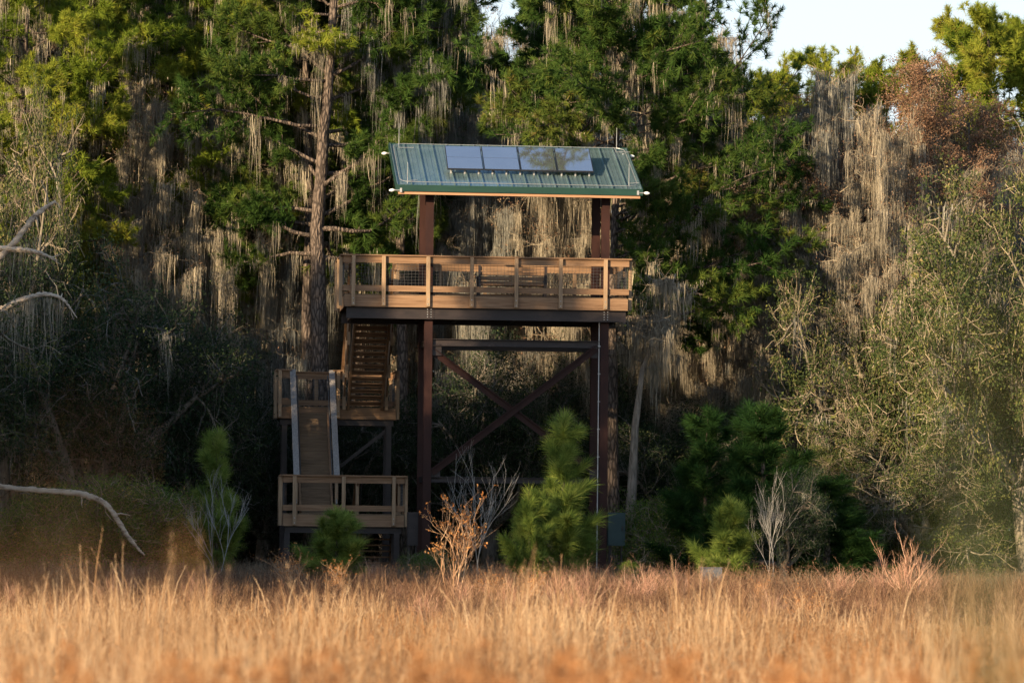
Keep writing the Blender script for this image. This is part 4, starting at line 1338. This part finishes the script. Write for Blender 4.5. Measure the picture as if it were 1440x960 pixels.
GB, LB = 'waist-high bare shrubs along the edge of the grass', 'waist-high bare reddish shrub at the edge of the golden grass'
for i in range(34):
    px, yd = -10 + 1470 * (i + rb.random()) / 34, rb.uniform(84, 96)
    src = s1_ if rb.random() < 0.7 else s0_
    hh = rb.uniform(0.85, 1.6) / dims({c.name.split('.')[0]: c.data for c in src.children})[1]
    dup(src, foot(px, yd), rb.uniform(0, 6), LB, GB, (hh * 1.3, hh * 1.3, hh))

# undergrowth weeds under the tower and at the forest foot (nobody could count them)
def weeds(name, mat, y0, y1, n, hl, label, seed, w=0.006, x=None, spread=0.35):
    rs = RS(seed)
    Yp = rs.uniform(y0, y1, n)
    Xp = rs.uniform(-1, 1, n) * (0.15 * Yp + 1.5)
    if x:
        Xp = rs.uniform(x[0], x[1], n)
    g = Geo()
    base_t = rs.beta(2, 2, n)
    hn = rs.uniform(hl[0], hl[1], n)
    k = 16
    idx = np.repeat(np.arange(n), k)
    m = len(idx)
    st = np.column_stack([Xp[idx] + rs.normal(0, 0.12, m), Yp[idx] + rs.normal(0, 0.12, m), gz(Yp[idx])])
    lean = rs.normal(0, spread, (m, 2)) * hn[idx][:, None]
    tip = st + np.column_stack([lean, hn[idx] * rs.uniform(0.6, 1.05, m)])
    side = unit(rs.normal(0, 1, (m, 3)) * (1, 1, 0.1)) * w
    mid = (st + tip) / 2 + rs.normal(0, 0.05, (m, 3))
    Vv = np.stack([st - side, st + side, mid + side, mid - side, tip], 1).reshape(-1, 3)
    b = np.arange(m) * 5
    tt = np.clip(base_t[idx] + rs.normal(0, 0.15, m), 0, 1)
    g.add(Vv, np.stack([b, b + 1, b + 2, b + 3], -1), np.stack([b + 3, b + 2, b + 4], -1), np.repeat(tt, 5))
    # side twiglets and dry heads
    c = st + (tip - st) * rs.uniform(0.45, 1.0, (m, 1))
    c = np.repeat(c, 5, 0) + rs.normal(0, 0.05, (m * 5, 3))
    a = unit(rs.normal(0, 1, (m * 5, 3)) + (0, 0, 0.6)) * rs.uniform(0.02, 0.09, (m * 5, 1))
    s2 = unit(np.cross(a, rs.normal(0, 1, (m * 5, 3)))) * w * 0.9
    Vv = np.stack([c - s2, c + s2, c + a], 1).reshape(-1, 3)
    g.add(Vv, None, np.arange(m * 15).reshape(-1, 3), np.repeat(np.repeat(tt, 5) * 0.8, 3))
    o = obj(name, (g, mat))
    o['kind'] = 'stuff'
    o['label'], o['category'] = label, 'weeds'
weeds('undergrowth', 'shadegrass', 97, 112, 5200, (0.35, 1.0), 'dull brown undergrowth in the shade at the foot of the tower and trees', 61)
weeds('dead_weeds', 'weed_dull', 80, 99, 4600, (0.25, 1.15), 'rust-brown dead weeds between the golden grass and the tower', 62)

weeds('rusty_weeds', 'weed', 15, 76, 4200, (0.55, 1.25), 'rusty brown weed heads scattered through the near golden grass', 63, 0.007, None, 0.16)

# --- golden grass
def grass():
    rs = RS(9)
    g = Geo()
    n = 17000
    # more clumps where they are seen sharp
    Yp = np.concatenate([rs.uniform(22, 87.5, n), rs.uniform(58, 84, 7000)])
    Xp = rs.uniform(-1, 1, len(Yp)) * (0.15 * Yp + 1.2)
    cl = np.sin(Xp * 1.7 + 0.6 * Yp) * np.sin(Yp * 0.83 - Xp * 0.4) + 0.5 * np.sin(Xp * 4.1 + Yp * 1.3)
    ok = cl + rs.normal(0, 0.5, len(Yp)) > -0.55
    Yp, Xp = Yp[ok], Xp[ok]
    n = len(Yp)
    hc = (0.38 + 0.88 * rs.beta(1.6, 2.0, n)) * (1 + 0.30 * np.sin(Xp * 0.7 + Yp * 0.21) * np.sin(Yp * 0.33) + 0.15 * np.sin(Xp * 1.9 + 1.3))
    hc *= np.interp(Yp, (66, 87.5), (1.0, 0.5))
    ct = np.clip(rs.beta(2.2, 2.2, n) * 0.7 + 0.15 + 0.22 * np.sin(Xp * 1.3 + Yp * 0.5) * np.sin(Yp * 0.41 + Xp * 0.6), 0, 1)
    k = 17
    idx = np.repeat(np.arange(n), k)
    m = len(idx)
    p0 = np.column_stack([Xp[idx] + rs.normal(0, 0.09, m), Yp[idx] + rs.normal(0, 0.09, m), gz(Yp[idx])])
    h = hc[idx] * rs.uniform(0.55, 1.1, m)
    az = rs.uniform(0, 2 * math.pi, m)
    ln = np.abs(rs.normal(0.12, 0.20, m))
    dirv = np.column_stack([np.cos(az) * ln + 0.06, np.sin(az) * ln, np.ones(m)])
    t = np.array((0, 0.4, 0.75, 1.0))
    cen = p0[:, None, :] + dirv[:, None, :] * (h[:, None] * t[None])[:, :, None]
    cen[:, :, :2] += (dirv[:, None, :2] * (t ** 2.5)[None, :, None] * h[:, None, None]) * rs.uniform(0, 5.0, (m, 1, 1))
    cen[:, 3, 2] -= h * rs.uniform(0, 0.15, m)
    sd = unit(np.column_stack([rs.normal(0, 1, m), rs.normal(0, 0.4, m), np.zeros(m)]))
    wid = np.array((1, 1, 0.75, 0.15))[None] * (0.0022 + 3.4e-5 * Yp[idx])[:, None]
    Vv = np.stack([cen - sd[:, None, :] * wid[:, :, None], cen + sd[:, None, :] * wid[:, :, None]], 2).reshape(-1, 3)
    b = ((np.arange(m) * 8)[:, None] + np.array((0, 2, 4))[None]).ravel()
    tt = np.clip(ct[idx] + rs.normal(0, 0.20, m), 0, 1)
    g.add(Vv, np.stack([b, b + 1, b + 3, b + 2], -1), None, np.repeat(tt, 8))
    # feathery plumes on taller stalks
    q = np.repeat(np.arange(n), 2)
    q = q[rs.rand(len(q)) < 0.5]
    m = len(q)
    p0 = np.column_stack([Xp[q] + rs.normal(0, 0.1, m), Yp[q] + rs.normal(0, 0.1, m), gz(Yp[q])])
    h = hc[q] * rs.uniform(0.95, 1.65, m)
    az = rs.uniform(0, 2 * math.pi, m)
    bend = np.column_stack([np.cos(az), np.sin(az) * 0.6, np.zeros(m)]) * rs.uniform(0.02, 0.42, (m, 1))
    ts = np.linspace(0, 1, 6)
    cen = p0[:, None, :] + np.array((0, 0, 1.0)) * (h[:, None] * ts[None])[:, :, None] + bend[:, None, :] * (ts ** 3)[None, :, None]
    cen[:, :, 2] -= (np.linalg.norm(bend, axis=1)[:, None] * 0.4 * (ts ** 5)[None])
    sd = unit(np.column_stack([rs.normal(0, 1, m), rs.normal(0, 0.4, m), np.zeros(m)]))
    wid = np.array((0.004, 0.004, 0.004, 0.007, 0.007, 0.001))
    Vv = np.stack([cen - sd[:, None, :] * wid[None, :, None], cen + sd[:, None, :] * wid[None, :, None]], 2).reshape(-1, 3)
    b = ((np.arange(m) * 12)[:, None] + np.array((0, 2, 4, 6, 8))[None]).ravel()
    tt = np.clip(ct[q] * 0.7 + 0.3 + rs.normal(0, 0.1, m), 0, 1)
    g.add(Vv, np.stack([b, b + 1, b + 3, b + 2], -1), None, np.repeat(tt, 12))
    kk = 30
    f = rs.uniform(0.62, 1.0, (m, kk))
    fi = f * 5
    i0 = np.minimum(fi.astype(int), 4)
    ar = np.arange(m)[:, None]
    c = cen[ar, i0] + (cen[ar, i0 + 1] - cen[ar, i0]) * (fi - i0)[:, :, None]
    dd = unit(cen[ar, i0 + 1] - cen[ar, i0])
    a = unit(dd * 1.0 + rs.normal(0, 0.33, (m, kk, 3))) * rs.uniform(0.03, 0.10, (m, kk, 1))
    s2 = unit(np.cross(a, rs.normal(0, 1, (m, kk, 3)))) * 0.003
    Vv = np.stack([c - s2, c + s2, c + a], 2).reshape(-1, 3)
    g.add(Vv, None, np.arange(m * kk * 3).reshape(-1, 3), np.repeat(np.clip(tt + 0.1, 0, 1), kk * 3))
    o = obj('grass', (g, 'grass'))
    o['kind'] = 'stuff'
    o['label'], o['category'] = 'tall dry golden grass with feathery plumes filling the clearing', 'grass'
grass()

# --- bleached dead tree, its trunk outside the view at the left
Y = 100.0
b = foot(-190, Y)
dt = thing('dead_tree', 'bleached dead tree reaching bare broken branches in from the left edge', 'dead tree', b)
def dpath(pts, dy=0.0): return np.array([P(px, py, Y + dy) for px, py in pts]) - b
def smooth(p, k=5):
    t = np.arange(len(p)); tn = np.linspace(0, len(p) - 1, (len(p) - 1) * k + 1)
    out = np.zeros((len(tn), 3))
    for a in range(3):
        m_ = np.gradient(p[:, a]); i = np.minimum(tn.astype(int), len(p) - 2); u = tn - i
        out[:, a] = (2*u**3-3*u**2+1)*p[i, a] + (u**3-2*u**2+u)*m_[i] + (-2*u**3+3*u**2)*p[i+1, a] + (u**3-u**2)*m_[i+1]
    return out
rs = RS(5)
def dlimb(name, pts, radii, seed, stubs=()):
    rs = RS(seed)
    p = smooth(dpath(pts))
    r = np.interp(np.linspace(0, 1, len(p)), np.linspace(0, 1, len(radii)), radii)
    t_ = np.linspace(0, 1, len(p) * 3)
    p3_ = np.column_stack([np.interp(t_, np.linspace(0, 1, len(p)), p[:, a_]) for a_ in range(3)])
    r3_ = np.interp(t_, np.linspace(0, 1, len(p)), r)
    g = Geo().tube(p3_ + rs.normal(0, 0.006, p3_.shape), r3_ * rs.uniform(0.85, 1.12, len(p3_)), 11)
    # ridged, split wood: radial furrows that run along the limb
    vv = g.V[-1][:len(p3_) * 11].reshape(-1, 11, 3)
    fur = rs.normal(0, 0.16, (1, 11, 1)) + rs.normal(0, 0.07, (len(p3_), 11, 1))
    vv += (vv - p3_[:, None, :]) * fur
    for (f, dx, dz, L, rr) in stubs:
        q, d = at(p, f)
        e = limb(q, (dx, rs.normal(0, .3), dz), L, rs, 6, 0.22)
        g.tube(e, np.linspace(rr, 0.006, 6), 5)
    return obj(name, (g, 'deadwood', True), dt)
dlimb('trunk', [(-190, 860), (-195, 600), (-185, 400), (-200, 200), (-190, 90)], (0.42, 0.34, 0.30, 0.24, 0.15), 1)
l1 = dlimb('branch', [(-190, 470), (-90, 425), (-10, 368), (20, 340), (50, 303), (78, 283)], (0.17, 0.14, 0.10, 0.085, 0.075, 0.04), 2, ((0.93, -0.25, 1, 0.75, 0.022), (0.98, 1, 0.1, 0.3, 0.02), (0.8, .6, -.7, .4, .02)))
dlimb('branch', [(-190, 330), (-60, 345), (5, 350), (45, 354), (66, 360), (82, 367)], (0.16, 0.13, 0.085, 0.065, 0.04, 0.008), 3, ((0.85, 1, 0.02, 0.35, 0.025), (0.8, 1, -0.25, 0.45, 0.02)))
l3 = dlimb('branch', [(-190, 540), (-60, 470), (-5, 440), (30, 422), (62, 414), (88, 421), (108, 447)], (0.15, 0.12, 0.08, 0.065, 0.055, 0.04, 0.01), 4, ((0.82, -0.1, 1, 0.18, 0.03), (0.9, 0.6, -1, 0.4, 0.018)))
dlimb('branch', [(-190, 690), (-60, 676), (10, 685), (70, 690), (115, 694), (148, 708), (168, 735), (183, 758), (203, 780)], (0.17, 0.14, 0.085, 0.085, 0.09, 0.085, 0.075, 0.06, 0.02), 6,
      ((0.70, 1, 0.35, 0.45, 0.03), (0.88, 1, 0.2, 0.2, 0.03), (0.62, 0.1, -1, 0.6, 0.02), (0.5, -.3, -1, .5, .02)))
mg = Geo()
cp = smooth(dpath([(-20, 445), (20, 428), (60, 418), (90, 425)]))
moss_clumps(mg, cp, np.full(len(cp), 1.6), rs, (10, 22), 0.2)
cp = smooth(dpath([(-30, 370), (0, 355), (30, 345), (60, 330)]))
moss_clumps(mg, cp, np.full(len(cp), 0.9), rs, (4, 9), 0.15)
obj('hanging_moss', (mg, 'moss'), dt)

# --- tall plants close to the camera, far out of focus
def make_plume(seed, H, stems, spr, leafmat, stemmat, nl=60, R=0.03, lsz=(0.006, 0.016), low=0.35):
    rs = RS(seed)
    g, lg = Geo(), Geo()
    C = []
    for i in range(stems):
        az = rs.uniform(0, 6.28)
        sp = spr * rs.uniform(0.2, 1.2)
        b = limb((rs.normal(0, 0.05), rs.normal(0, 0.05), -0.05), (math.cos(az) * sp, math.sin(az) * sp, 1), H * rs.uniform(0.62, 1.0), rs, 8, 0.07)
        g.tube(b, np.linspace(0.003, 0.0012, 8), 4, rs.rand(), False)
        for k in range(nl):
            u = low + (1 - low) * rs.beta(1.6, 1.2)
            q, d = at(b, u)
            r = R * (1.25 - u) * 3 if k % 3 else R * 0.4
            C.append(q + rs.normal(0, 1, 3) * r)
    leaves(lg, C, rs, 2, 0.015, lsz, flat=1)
    return dict(stems=g.mesh('stems', stemmat), leaves=lg.mesh('leaves', leafmat))
fw = make_plume(601, 1.6, 11, 0.17, 'weed', 'twig_warm', 17, 0.035)
fw2 = make_plume(603, 1.6, 10, 0.13, 'weed', 'twig_warm', 90, 0.03, (0.012, 0.030), 0.55)
fwh = dims(fw)[1]
fr = random.Random(3)
W0 = None
spots = [(-75, 2.4, 600), (-35, 3.0, 690), (20, 4.0, 790), (165, 5.5, 735), (222, 7, 705), (110, 5.0, 800)]
spots += [(x, fr.uniform(8, 16), fr.uniform(845, 905)) for x in (300, 370, 450, 530, 600, 660, 720, 800, 860, 930, 1000, 1060, 1120, 1180, 1240, 1300, 1370, 1440)]
spots += [(665, 14, 815), (730, 15, 800), (920, 15, 800), (800, 14, 810), (1080, 16, 830)]
W2 = None
for (px, yd, py) in spots:
    loc = foot(px, yd)
    h = zpx(px, py, yd) + 0.88
    s = (0.38, 0.38, h / fwh)
    lab, grp = 'tall rust-brown weed close to the camera and out of focus', 'out-of-focus weeds close to the camera'
    if W0 is None:
        W0 = plant('tall_weed', fw, lab, 'weed', loc, 0, s, grp)
    else:
        dup(W0, loc, fr.uniform(0, 6), lab, grp, s)
for k in range(44):
    px, yd = -20 + 1480 * (k + fr.random()) / 44, fr.uniform(13, 27)
    h = zpx(px, fr.uniform(848, 925), yd) + 0.88
    s = (1.0, 1.0, h / 1.62)
    lab, grp = 'rusty seeding weed in the near grass, softly out of focus', 'rusty weeds in the near grass'
    if W2 is None:
        W2 = plant('rusty_weed', fw2, lab, 'weed', foot(px, yd), 0, s, grp)
    else:
        dup(W2, foot(px, yd), fr.uniform(0, 6), lab, grp, s)
gs = make_plume(602, 1.9, 7, 0.09, 'oakleaf', 'twig_grey', 170, 0.03, (0.007, 0.017), 0.45)
gh = dims(gs)[1]
gb = plant('leafy_sapling', gs, 'blurred green sapling close to the camera at the right edge', 'sapling', foot(1480, 3.0), 0.4, (0.5, 0.5, (zpx(1425, 420, 3.0) + 0.88) / gh))
dup(gb, foot(1450, 3.8), 3.0, 'third blurred green sapling, behind the one at the right edge', None, (0.6, 0.6, (zpx(1425, 380, 3.8) + 0.88) / gh))
dup(gb, foot(1395, 3.4), 2.0, 'second blurred green sapling, lower and left of the one at the right edge', None, (0.45, 0.45, (zpx(1370, 560, 3.4) + 0.88) / gh))
